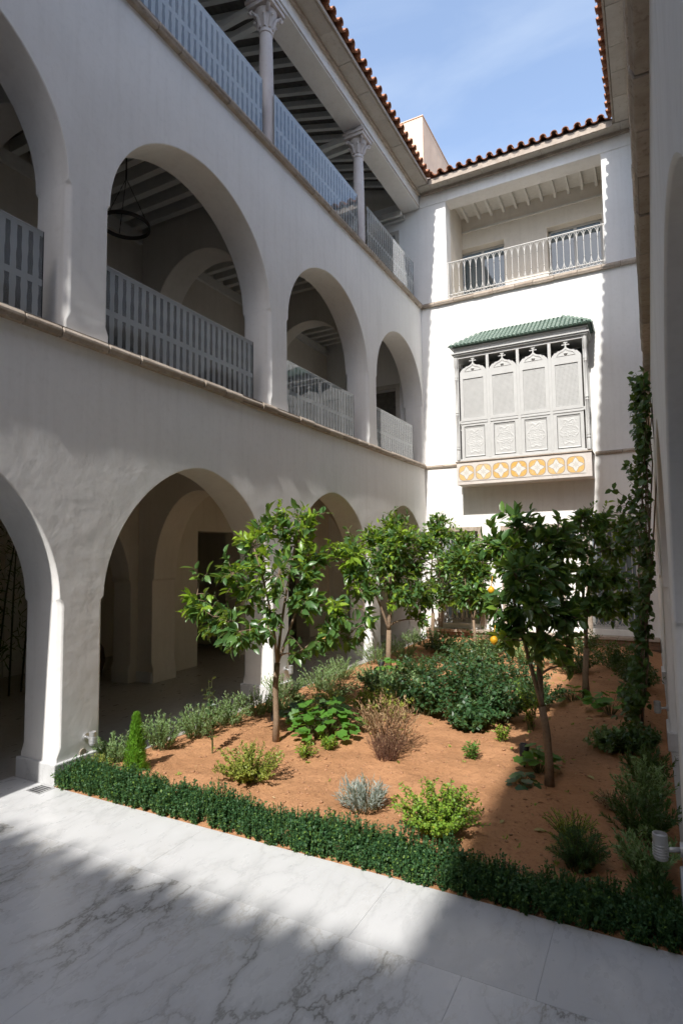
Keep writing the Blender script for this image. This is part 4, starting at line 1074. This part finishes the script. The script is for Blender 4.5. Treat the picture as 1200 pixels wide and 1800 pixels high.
def leafy(name, label, cat, base, h, spread, nleaf, size, mat, seed, group=None):
    """a plant of a few large lobed leaves on stalks: each leaf a part"""
    rs = np.random.RandomState(seed); bz = soil_z(*base); root = thing(name, label, cat, (base[0], base[1], bz), group)
    st = MB(); key = 'lobed_' + mat
    if key not in leaf_src:
        me = fast_mesh('leaf', LOBED[0] * np.array([1, 1, .8]), LOBED[1]); me.materials.append(M[mat]); leaf_src[key] = me
    for i in range(nleaf):
        a = rs.rand() * 2 * PI; q = math.sqrt(rs.rand()); p = np.array((base[0] + math.cos(a) * q * spread, base[1] + math.sin(a) * q * spread, bz + h * (1 - .6 * q * q) * rs.uniform(.45, 1.0)))
        b0 = np.array((base[0] + math.cos(a) * q * spread * .2, base[1] + math.sin(a) * q * spread * .2, bz - .01)); mid = (b0 + p) / 2 + np.array((0, 0, .1 * h))
        st.tube([b0, mid, p], [.003, .0025, .002], 4, False)
        D = np.array((math.cos(a), math.sin(a), -.15 + .5 * rs.rand() - .3)); Nn = np.array((0, -.15, 1)) + rs.normal(size=3) * .3
        D2, S2, N2 = frames(D[None], Nn[None]); l = size * rs.uniform(.6, 1.2)
        Dv, Sv, Nv = D2[0] * l, S2[0] * l, N2[0] * l
        link_mesh('leaf', leaf_src[key], None, root, matrix=Matrix(((Dv[0], Sv[0], Nv[0], p[0]), (Dv[1], Sv[1], Nv[1], p[1]), (Dv[2], Sv[2], Nv[2], p[2]), (0, 0, 0, 1))))
    st.build('stems', M['twig'], root, smooth=True, recalc=False); return root

# low box hedge along the marble edge
hedge = thing('box_hedge', 'low clipped box hedge along the edge of the marble paving', 'hedge', (2.6, -10.75, 0))
hv = []
for v in range(6):
    rs = np.random.RandomState(200 + v); st = MB(); P, D, N = [], [], []
    for s in range(38):
        a = rs.rand() * 6.28; q = math.sqrt(rs.rand()); b0 = np.array((math.cos(a) * q * .03, math.sin(a) * q * .03, -.02)); tip = np.array((math.cos(a) * q * .10, math.sin(a) * q * .11, rs.uniform(.10, .20) * (1 - .30 * q * q)))
        path = [b0 + (tip - b0) * np.array((t ** .6, t ** .6, t)) + rs.normal(size=3) * .004 for t in (0, .3, .6, 1)]
        st.tube(path, [.003, .0025, .002, .0015], 4, False); path = np.array(path)
        for k in range(16):
            t = .12 + .88 * (k + rs.rand()) / 16; f = min(t * 3, 2.999); i = int(f); p = path[i] + (path[i + 1] - path[i]) * (f - i)
            dr = rnd_dir(rs) + np.array((math.cos(a) * .5 * q, math.sin(a) * .5 * q, .22)); P.append(p); D.append(dr); N.append(np.array((0, 0, 1.)) + rs.normal(size=3) * .5)
    k = len(P); P, D, N = map(np.array, (P, D, N)); D, S, N = frames(D, N); T_, F__ = SMALL; L = rs.uniform(.013, .027, k)
    Vv = P[:, None] + D[:, None] * (T_[None, :, 0:1] * L[:, None, None]) + S[:, None] * (T_[None, :, 1:2] * L[:, None, None] * .68) + N[:, None] * (T_[None, :, 2:3] * L[:, None, None])
    tri = (F__[None] + (np.arange(k) * len(T_))[:, None, None]).reshape(-1, 3)
    nv = k * len(T_)
    me0 = MB(); sv = np.array(st.v); sf_ = []
    for f in st.f: sf_ += [(f[0], f[1], f[2]), (f[0], f[2], f[3])]
    me = fast_mesh('hedge_plant', np.concatenate([Vv.reshape(-1, 3), sv]), np.concatenate([tri, np.array(sf_) + nv]))
    me.materials.append(M['box_leaf']); hv.append(me)
rr = random.Random(44); x = .10
while x < W - .03:
    for row in (0, 1, 2):
        xx, yy = x + rr.uniform(-.02, .02) + .05 * (row % 2), -10.815 + row * .075 + rr.uniform(-.012, .012)
        s = rr.uniform(.8, 1.2)
        if rr.random() < .03: continue
        link_mesh('hedge_plant', hv[rr.randrange(6)], None, hedge, matrix=Matrix.Translation((xx, yy, soil_z(xx, yy))) @ Matrix.Rotation(rr.uniform(0, 6.28), 4, 'Z') @ Matrix.Diagonal((s, s, s * rr.uniform(.85, 1.15), 1)))
    x += .112

# bright cone of dwarf cypress
rs = np.random.RandomState(60); cb = np.array((.60, -10.38, soil_z(.6, -10.38)))
cy = thing('dwarf_cypress', 'small bright green cone of dwarf cypress behind the left hedge', 'conifer', tuple(cb))
MB().tube([cb - (0, 0, .03), cb + (0, 0, .5)], [.012, .003], 6).build('trunk', M['bark'], cy)
P, D, N = [], [], []
for i in range(5200):
    t = rs.rand() ** 1.25; a = rs.rand() * 6.28; R_ = .135 * (1 - t) ** .75 * (.75 + .18 * math.sin(3 * a + 9 * t) + .14 * math.sin(7 * a - 21 * t)) + .012; q = rs.rand() ** .4
    P.append(cb + (math.cos(a) * R_ * q, math.sin(a) * R_ * q, t * .55)); D.append((math.cos(a) * .35, math.sin(a) * .35, .9)); N.append((math.cos(a), math.sin(a), .2 + rs.rand()))
leaves('foliage', P, np.array(D) + rs.normal(size=(5200, 3)) * .32, N, rs.uniform(.025, .05, 5200), rs.uniform(.004, .008, 5200), BLADE, M['cypress'], cy)

G1 = 'grey green herb clumps along the left edge of the bed'
for i, (x, y, h, sp, lb) in enumerate((
        (.18, -10.25, .30, .20, 'rosemary clump between the left pier and the cypress cone'),
        (.30, -9.75, .42, .20, 'tall pale rosemary clump just right of the cypress cone'),
        (.42, -9.30, .40, .22, 'rosemary clump behind the young rose, second past the cypress cone'),
        (.45, -8.80, .36, .24, 'low rounded rosemary clump left of the front lemon trunk'),
        (.50, -8.20, .38, .30, 'spreading rosemary clump behind the front lemon trunk'),
        (.35, -7.40, .36, .30, 'rosemary clump at the foot of the second arcade pier'),
        (.55, -6.60, .40, .32, 'feathery light green rosemary right of the second arcade pier'),
        (.40, -5.70, .40, .34, 'feathery rosemary clump left of the bare forked trunk'),
        (.35, -4.10, .42, .34, 'darker rosemary clump at the foot of the third arcade pier'))):
    clump('rosemary', lb, 'herb', (x, y), 64, h * 1.12, sp * 1.3, (.036, .009), 36, 'rosemary', BLADE, 300 + i, G1, up=.75, side=.7, arch=.25, hvar=.45, shape=.7, stem_r=.003, foot=.4)
for i, (x, y, h, sp, lb) in enumerate((
        (.30, -3.1, .45, .36, 'rosemary clump just beyond the third arcade pier'), (.75, -3.6, .42, .36, 'rosemary clump right behind the bare forked trunk'),
        (.35, -2.0, .45, .36, 'farthest rosemary clump before the last ground arch'), (1.1, -5.9, .36, .34, 'low rosemary clump before the bare forked trunk'), (.85, -8.0, .34, .30, 'pale rosemary clump with tiny white flowers behind the young rose'))):
    clump('rosemary', lb, 'herb', (x, y), 46, h, sp, (.040, .010), 30, 'rosemary', BLADE, 430 + i, G1, up=.75, side=.7, arch=.25, hvar=.45, shape=.7, stem_r=.003, foot=.4)
clump('pale_herb', 'soft pale green herb at the hedge end against the left pier', 'herb', (.22, -10.55), 46, .17, .17, (.022, .007), 26, 'olive', BLADE, 321, up=.7, shape=.6, hvar=.4, foot=.4)
# young rose on a thin stem
clump('young_rose', 'thin young rose on a single stem left of the front lemon trunk', 'rose', (.93, -9.62), 5, .92, .14, (.058, .042), 13, 'rose', SMALL, 330, start=.25, stem_r=.005, up=.2, side=.9, arch=.1, jitter=.02, foot=.05)
clump('low_shrub', 'yellow green loose shrub near the middle left of the hedge', 'shrub', (1.80, -10.12), 85, .42, .36, (.028, .018), 38, 'olive', SMALL, 331, up=.4, flat_=.2, arch=.3, hvar=.5, shape=.55, jitter=.03, foot=.3)
clump('low_shrub', 'bright lime green shrub in full sun near the centre of the hedge', 'shrub', (3.70, -10.28), 110, .46, .38, (.030, .020), 46, 'lime', SMALL, 332, up=.4, flat_=.3, arch=.35, hvar=.55, shape=.6, jitter=.035, foot=.2)
clump('dry_shrub', 'withered brown shrub with bare twigs in the centre of the bed', 'shrub', (2.62, -8.75), 130, .66, .36, (.048, .008), 12, 'dry', BLADE, 333, start=.45, stem_mat='drytwig', stem_r=.0028, up=.8, side=.6, arch=.15, hvar=.45, shape=.8, jitter=.022, foot=.3)
clump('dry_shrub', 'leafless purple brown twigs in front of the withered shrub', 'shrub', (2.72, -9.02), 150, .36, .24, (.02, .004), 5, 'dry', BLADE, 334, start=.3, stem_mat='drytwig', stem_r=.0028, up=.8, side=.5, arch=.1, hvar=.5, shape=.8, jitter=.03, foot=.35)
clump('silver_lavender', 'silvery lavender tuft behind the middle of the hedge', 'lavender', (2.98, -10.10), 110, .30, .24, (.055, .0075), 12, 'silver', BLADE, 335, stem_r=.0025, up=.9, side=.45, arch=.15, hvar=.5, shape=.55, foot=.5, stem_mat='twig')
G2 = 'dark green rose bushes in the middle of the bed'
for i, (x, y, h, sp, lb) in enumerate(((2.45, -7.15, .85, .55, 'left dark rose bush behind the withered shrub'), (3.0, -6.85, 1.08, .60, 'tallest dark rose bush in the middle of the bed'), (3.42, -7.15, .85, .50, 'right dark rose bush near the forked lemon trunk'), (2.75, -5.7, 1.1, .62, 'rear rose bush behind the tallest dark one'), (3.2, -7.62, .42, .34, 'low front rose bush facing the seedlings'))):
    clump('rose_bush', lb, 'shrub', (x, y), 60, h, sp, (.062, .046), 34, 'rose', SMALL, 340 + i, G2, start=.2, stem_r=.005, up=.3, side=.9, arch=.25, hvar=.55, shape=.55, jitter=.03, foot=.25)
clump('flowering_shrub', 'loose olive green shrub behind the rose bushes below the end wall', 'shrub', (2.35, -4.2), 50, .75, .5, (.05, .025), 22, 'rosemary', SMALL, 350, up=.5, hvar=.5, shape=.6)
clump('flowering_shrub', 'dark leafy shrub at the foot of the small slender lemon tree', 'shrub', (1.6, -3.2), 50, .6, .5, (.06, .035), 20, 'rose', SMALL, 351, up=.5, hvar=.5, shape=.6)
clump('flowering_shrub', 'shaded green shrub below the right window ledge', 'shrub', (3.9, -1.2), 40, .55, .5, (.06, .035), 18, 'rose', SMALL, 352, up=.5, hvar=.5, shape=.6)
clump('flowering_shrub', 'brownish herb patch right of the front lemon trunk', 'shrub', (1.35, -7.7), 60, .42, .42, (.035, .014), 22, 'olive', SMALL, 353, up=.5, hvar=.5, shape=.6)
clump('flowering_shrub', 'mixed green herb patch between the two sunlit lemon trunks', 'shrub', (1.05, -7.0), 60, .42, .42, (.035, .012), 24, 'rosemary', SMALL, 354, up=.5, hvar=.5, shape=.6)
G6 = 'mixed shrubs filling the far half of the bed'
for i, (x, y, h, sp, mt, lb) in enumerate((
        (1.45, -6.3, .5, .45, 'rose', 'green shrub between the lush geranium and the bare forked trunk'), (1.9, -6.6, .55, .45, 'rosemary', 'grey green shrub left of the dark rose bushes'),
        (1.75, -5.2, .6, .5, 'rose', 'dark shrub right of the bare forked trunk'), (2.05, -7.7, .46, .42, 'olive', 'olive green herb between the lush geranium and the rose bushes'),
        (3.35, -5.2, .75, .55, 'rose', 'dark shrub behind the right rose bush'), (2.2, -2.6, .7, .6, 'rose', 'shrub below the middle window ledge'),
        (3.1, -3.2, .75, .6, 'rosemary', 'tall loose shrub below the middle window'), (1.0, -2.4, .6, .5, 'rose', 'dark shrub under the far corner lemon tree'),
        (3.9, -3.6, .7, .55, 'rose', 'shaded shrub behind the second shaded trunk'), (4.6, -3.0, .65, .5, 'vine', 'dark shrub under the right window'),
        (4.95, -4.4, .6, .35, 'vine', 'dark shrub beside the climber on the right'), (3.75, -6.2, .5, .4, 'rose', 'low green shrub left of the second shaded trunk'),
        (4.75, -7.6, .26, .26, 'rosemary', 'thin shaded herb tuft on the bare soil right of the leaning trunk'), (5.0, -7.7, .40, .26, 'vine', 'shaded leafy shrub at the foot of the right pier'))):
    clump('mixed_shrub', lb, 'shrub', (x, y), 58, h, sp * 1.08, (.052, .028), 30, mt, SMALL, 500 + i, G6, start=.2, up=.4, side=.85, arch=.25, hvar=.55, shape=.55, jitter=.03, foot=.3)
leafy('geranium', 'lush geranium with broad lobed leaves right of the front lemon trunk', 'geranium', (1.72, -8.55), .50, .40, 120, .115, 'geranium', 360)
leafy('geranium', 'low geranium with dark lobed leaves left of the lush one', 'geranium', (1.42, -8.35), .42, .34, 80, .10, 'rose', 361)
leafy('geranium', 'geranium with broad leaves at the foot of the bare forked trunk', 'geranium', (1.15, -5.1), .30, .26, 26, .13, 'geranium', 362)
leafy('geranium', 'dim geranium beside the black spotlight at the leaning trunk', 'geranium', (4.17, -8.70), .26, .17, 30, .10, 'geranium', 363)
leafy('geranium', 'limp wilted geranium lying before the leaning trunk', 'geranium', (4.10, -9.08), .09, .13, 16, .09, 'rose', 364)
leafy('geranium', 'shaded geranium patch right of the second shaded trunk', 'geranium', (4.66, -6.2), .34, .24, 40, .13, 'geranium', 365)
leafy('geranium', 'low shaded geranium left of the second shaded trunk', 'geranium', (4.15, -5.75), .22, .22, 26, .13, 'geranium', 366)
G3 = 'small leafy seedlings on the bare soil'
for i, (x, y, h, lb) in enumerate(((1.93, -9.34, .16, 'flat bright seedling below the lush geranium'), (1.99, -8.95, .15, 'tiny upright seedling right of the flat bright one'), (3.50, -8.60, .19, 'upright glossy seedling in the middle of the bare soil'), (3.66, -7.95, .19, 'rounded bright seedling before the right rose bush'))):
    clump('seedling', lb, 'seedling', (x, y), 14, h, .10 if i != 0 else .15, (.05, .016), 14, 'lime' if i != 2 else 'geranium', SMALL, 370 + i, G3, up=.45, side=.8, arch=.2, hvar=.4, foot=.3)
clump('pale_herb', 'tall light green stems behind the leaning lemon trunk', 'herb', (3.85, -7.3), 16, .62, .22, (.06, .018), 16, 'lime', SMALL, 380, up=.5, jitter=.02)
# shaded plants on the right
clump('shaded_conifer', 'dark bushy conifer in shade behind the right end of the hedge', 'conifer', (4.70, -10.30), 90, .36, .22, (.03, .006), 40, 'box_leaf', BLADE, 390, up=.8, shape=.5, hvar=.4, foot=.3)
clump('low_shrub', 'faint yellow green wispy shrub behind the dark conifer', 'shrub', (4.62, -10.05), 60, .30, .24, (.026, .008), 22, 'olive', BLADE, 391, up=.6, hvar=.6, shape=.5)
G4 = 'shaded rosemary along the right wall'
for i, (x, y, h, sp, lb) in enumerate(((5.12, -8.55, .36, .20, 'farthest shaded rosemary clump along the right wall'), (5.10, -9.15, .42, .22, 'second shaded rosemary clump along the right wall'), (5.08, -9.75, .36, .24, 'third shaded rosemary clump along the right wall'), (5.12, -10.2, .28, .20, 'shaded rosemary clump under the near wall spotlight'), (5.18, -10.55, .18, .16, 'shaded rosemary at the right end of the hedge'))):
    clump('rosemary', lb, 'herb', (x, y), 60, h * 1.2, sp * 1.25, (.040, .011), 36, 'rosemary' if i % 2 else 'vine', BLADE, 400 + i, G4, up=.75, side=.7, hvar=.45, shape=.65, stem_r=.003, foot=.4)
clump('low_shrub', 'dull brown withered herb in shade beside the right wall plants', 'shrub', (4.85, -9.35), 60, .16, .16, (.03, .007), 14, 'dry', BLADE, 411, up=.7, hvar=.5, shape=.6, stem_mat='drytwig')

# climber on the right wall
vn = thing('climbing_vine', 'dark leafy climber on the pier of the shaded right wall', 'vine', (5.1, -6.7, .05))
rs = np.random.RandomState(70); st = MB(); P, D, N = [], [], []
spine = np.array([(5.0, -6.75, .05), (5.1, -6.8, .9), (5.22, -6.9, 2.0), (5.24, -6.9, 3.2), (5.26, -6.9, 4.2)])
for k in range(5): st.tube(spine + rs.normal(size=spine.shape) * .045, [.016, .013, .01, .008, .004], 6, False)
for k in range(210):
    t = rs.rand() * 3.99; i = int(t); s0 = spine[i] + (spine[i + 1] - spine[i]) * (t - i); zz = s0[2]
    wdt = .13 + .30 * max(0, math.sin(zz * 2.6 + 1.2)) * (1 if zz > .8 else .4) if zz < 3.9 else .16
    tip = s0 + np.array((-rs.rand() ** 1.3 * wdt * 1.2, rs.normal() * .32, rs.normal() * .20 + .04))
    tip[0] = min(tip[0], W - .04)
    st.tube([s0, (s0 + tip) / 2 + (0, 0, .03), tip], [.004, .003, .002], 4, False)
    for q in range(9):
        f = .2 + .8 * rs.rand(); p = s0 + (tip - s0) * f + rs.normal(size=3) * .025; p[0] = min(p[0], W - .03)
        P.append(p); D.append(rnd_dir(rs) + np.array((-.6, -.3, -.2))); N.append(np.array((-.7, -.6, .6)) + rs.normal(size=3) * .4)
P, D, N = map(np.array, (P, D, N)); L = rs.uniform(.06, .11, len(P)); pick = rs.permutation(len(P)); ob = pick[:280]; rest = pick[280:]
vme = fast_mesh('leaf', LEAF[0] * np.array([1, .72, 1]), LEAF[1]); vme.materials.append(M['vine'])
D_, S_, N__ = frames(D, N)
for i in ob:
    l = L[i]; Dv, Sv, Nv, p = D_[i] * l, S_[i] * l, N__[i] * l, P[i]
    link_mesh('leaf', vme, None, vn, matrix=Matrix(((Dv[0], Sv[0], Nv[0], p[0]), (Dv[1], Sv[1], Nv[1], p[1]), (Dv[2], Sv[2], Nv[2], p[2]), (0, 0, 0, 1))))
leaves('foliage', P[rest], D[rest], N[rest], L[rest], L[rest] * .72, LEAF, M['vine'], vn)
st.build('stems', M['bark'], vn, smooth=True, recalc=False)

# sparse weeds coming up through the soil
rs = np.random.RandomState(95); P, D, N = [], [], []
for i in range(150):
    x, y = rs.uniform(.2, W - .15), -10.55 + 8.5 * rs.rand(); z = soil_z(x, y)
    for q in range(rs.randint(4, 12)):
        a = rs.rand() * 6.28; P.append((x + rs.normal() * .012, y + rs.normal() * .012, z)); D.append((math.cos(a), math.sin(a), rs.uniform(.3, 1.4))); N.append((0, 0, 1.))
o_ = leaves('weeds', P, D, N, rs.uniform(.012, .045, len(P)), rs.uniform(.006, .014, len(P)), SMALL, M['lime'], None); setp(o_, 'tiny sparse weeds sprouting all over the red soil', 'weeds', kind='stuff')
# small dry litter
rs = np.random.RandomState(91); k = 420
lx = rs.uniform(.2, W - .1, k); ly = -10.5 + 7.5 * rs.rand(k)
leaves('leaf_litter', [(x, y, soil_z(x, y) + .006) for x, y in zip(lx, ly)], np.c_[rs.normal(size=(k, 2)), rs.normal(size=k) * .2], np.c_[rs.normal(size=(k, 2)) * .4, np.ones(k)], rs.uniform(.012, .05, k), rs.uniform(.006, .018, k), SMALL, M['dry'], None)
setp(bpy.data.objects['leaf_litter'], 'scattered small dry leaf bits over the red soil', 'leaf litter', kind='stuff')
# fallen leaves
G5 = 'leaves fallen on the shaded soil'
for i, (x, y, l, lb) in enumerate(((4.33, -9.95, .11, 'pale green fallen leaf on the shaded soil nearest the hedge'), (4.67, -8.69, .12, 'green fallen leaf right of the leaning lemon trunk'), (4.11, -9.91, .08, 'small dry fallen leaf at the edge of the shade'), (4.39, -6.6, .12, 'curled fallen leaf beyond the leaning trunk in shade'), (4.24, -9.12, .09, 'dry curled leaf right beside the leaning trunk foot'))):
    o = leaves('fallen_leaf', [(x, y, soil_z(x, y) + .012)], [(math.cos(i * 2.1 + .3), math.sin(i * 2.1 + .3), .1)], [(0.1, -.1, 1)], [l], [l * .42], LEAF, M['litter'], None, None)
    setp(o, lb, 'fallen leaf', G5)

# ------------------------------------------------------------------ lamps, drain, chandelier, jar, bamboo
def wall_lamp(label, p, out, grp='wall spotlights above the bed', mat='steel', s=1.0):
    p = Vector(p); out = Vector(out).normalized(); side = Vector((0, 0, 1)).cross(out)
    root = thing('wall_spotlight', label, 'lamp', tuple(p), grp)
    MB().tube([p, p + out * .02 * s], .036 * s, 16).build('wall_plate', M[mat], root, autosmooth=.7)
    c = p + out * .11 * s
    MB().tube([p + out * .015, c + Vector((0, 0, -.02 * s))], .013 * s, 8).build('arm', M[mat], root, smooth=True)
    hd = MB().lathe(c, [(.026 * s, -.07 * s), (.034 * s, -.065 * s), (.036 * s, .03 * s), (.036 * s, .062 * s), (.031 * s, .064 * s), (.030 * s, .045 * s)], 20)
    for k in range(5): hd.lathe(c, [(.036 * s, -.05 * s + k * .014 * s), (.0395 * s, -.047 * s + k * .014 * s), (.036 * s, -.044 * s + k * .014 * s)], 20)
    hd.build('lamp_head', M[mat], root, autosmooth=.7)
    bx_ = MB().lathe(p + Vector((0, 0, -.13 * s)) + out * .0, [(.05 * s, 0)], 16) if False else None
wall_lamp('steel spotlight on the front left pier above the hedge end', (.002, -10.50, .37), (1, 0, 0))
wall_lamp('steel spotlight on the second arcade pier behind the front lemon trunk', (.002, -6.80, .40), (1, 0, 0))
wall_lamp('grey spotlight on the right wall close above the shaded rosemary', (W - .002, -10.55, .42), (-1, 0, 0), mat='greymetal', s=1.15)
wall_lamp('pale spotlight on the right wall below the climbing vine', (W - .002, -7.0, .42), (-1, 0, 0), mat='greymetal')
# round conduit cap under the left lamp
cc = MB().tube([(.0, -10.53, .22), (.012, -10.53, .22)], .038, 18).build('conduit_cap', M['limestone'], None, autosmooth=.7); setp(cc, 'round clay coloured cap on the front left pier under the spotlight', 'wall cap')
def spike_lamp(label, x, y):
    z = soil_z(x, y); root = thing('garden_spotlight', label, 'lamp', (x, y, z), 'black spotlights in the soil')
    MB().tube([(x, y, z - .05), (x, y, z + .10)], .009, 8).build('spike', M['blackplastic'], root)
    h = MB().tube([(x - .0, y - .03, z + .06), (x, y - .01, z + .12), (x, y + .035, z + .20)], [.026, .045, .052], 16)
    h.build('lamp_head', M['blackplastic'], root, autosmooth=.7)
    MB().tube([(x, y + .036, z + .202), (x, y + .039, z + .206)], .045, 16).build('lens', M['pane'], root)
spike_lamp('black garden spotlight left of the front lemon trunk', .97, -8.50); spike_lamp('black ribbed garden spotlight left of the leaning trunk', 4.02, -8.60); spike_lamp('black garden spotlight at the foot of the bare forked trunk', .80, -4.85)
dr = thing('floor_drain', 'small square steel drain set in the marble by the front left pier', 'drain', (-.03, -10.96, 0))
MB().box((-.13, -11.05, .001), (.07, -10.885, .004)).build('frame', M['steel'], dr)
for i in range(5): box('slot', (-.105, -11.03 + i * .028, .0042), (.045, -11.018 + i * .028, .006), M['blackplastic'], dr)
# iron ring chandelier in the upper gallery
cx_, cy_, cz_ = -1.55, -8.72, 7.18
ch = thing('ring_chandelier', 'dark iron ring lamp hanging on chains inside the large upper arch', 'chandelier', (cx_, cy_, cz_))
n = 40; rg = MB(); vs = []
for r, z in ((.36, 0), (.36, .055), (.345, .055), (.345, 0)):
    for k in range(n): vs.append((cx_ + r * math.cos(2 * PI * k / n), cy_ + r * math.sin(2 * PI * k / n), cz_ + z))
rg.add(vs, [((q * n + k), (q * n + (k + 1) % n), (((q + 1) % 4) * n + (k + 1) % n), (((q + 1) % 4) * n + k)) for q in range(4) for k in range(n)])
rg.build('ring', M['blackiron'], ch, autosmooth=.6)
for k in range(3):
    a = k * 2 * PI / 3 + .6; m = MB(); p0 = Vector((cx_ + .33 * math.cos(a), cy_ + .33 * math.sin(a), cz_ + .055)); p1 = Vector((cx_, cy_, 7.95))
    for q in range(12):
        c0 = p0.lerp(p1, q / 12); c1 = p0.lerp(p1, (q + 1.15) / 12); m.tube([c0, c1], .004 if q % 2 else .007, 5)
    m.build('chain', M['blackiron'], ch)
MB().tube([(cx_, cy_, 7.93), (cx_, cy_, 8.46)], .012, 6).build('rod', M['blackiron'], ch)
# lantern in the ground gallery
lt = thing('hanging_lantern', 'small dark lantern hanging in the ground gallery behind the front arch', 'lantern', (-1.6, -8.9, 3.1))
MB().lathe((-1.6, -8.9, 2.98), [(.15, 0), (.16, .02), (.15, .05), (.10, .12), (.06, .2), (.02, .24)], 12).build('shade', M['blackiron'], lt, autosmooth=.8)
MB().tube([(-1.6, -8.9, 3.2), (-1.6, -8.9, 3.74)], .008, 5).build('chain', M['blackiron'], lt)
jr = thing('clay_jar', 'large dark rough clay jar in the shadow of the inner arch', 'jar', (-3.55, -7.75, 0))
MB().lathe((-3.55, -7.75, 0), [(.22, 0), (.30, .15), (.36, .4), (.34, .62), (.24, .78), (.2, .82), (.24, .87), (.2, .88)], 22).build('body', M['clay'], jr, autosmooth=.8)
MB().lathe((-3.55, -7.75, 0), [(.245, .80), (.265, .84), (.245, .88), (.18, .885)], 22).build('rim', M['clay'], jr, autosmooth=.8)
bb = thing('bamboo_clump', 'dark clump of tall bamboo beyond the leftmost ground arch', 'bamboo', (-3.7, -9.3, 0))
rs = np.random.RandomState(81); P, D, N = [], [], []
for k in range(16):
    x, y = -3.75 + rs.normal() * .22, -9.35 + rs.normal() * .55; ln_ = rs.uniform(2.6, 3.5); lx, ly = rs.normal(size=2) * .12
    MB().tube([(x, y, 0), (x + lx * .4, y + ly * .4, ln_ * .5), (x + lx, y + ly, ln_)], [.016, .014, .006], 7).build('cane', M['cane'], bb, smooth=True)
    for q in range(70):
        t = .2 + .8 * rs.rand(); P.append((x + lx * t + rs.normal() * .13, y + ly * t + rs.normal() * .13, ln_ * t)); D.append((rs.normal(), rs.normal(), -.7)); N.append((rs.normal(), rs.normal(), 1))
leaves('foliage', P, D, N, rs.uniform(.12, .22, len(P)), rs.uniform(.012, .022, len(P)), BLADE, M['bamboo'], bb)
box('door_leaf', (-5.6, -7.9, 0), (-5.55, -7.0, 2.3), M['white'], left)
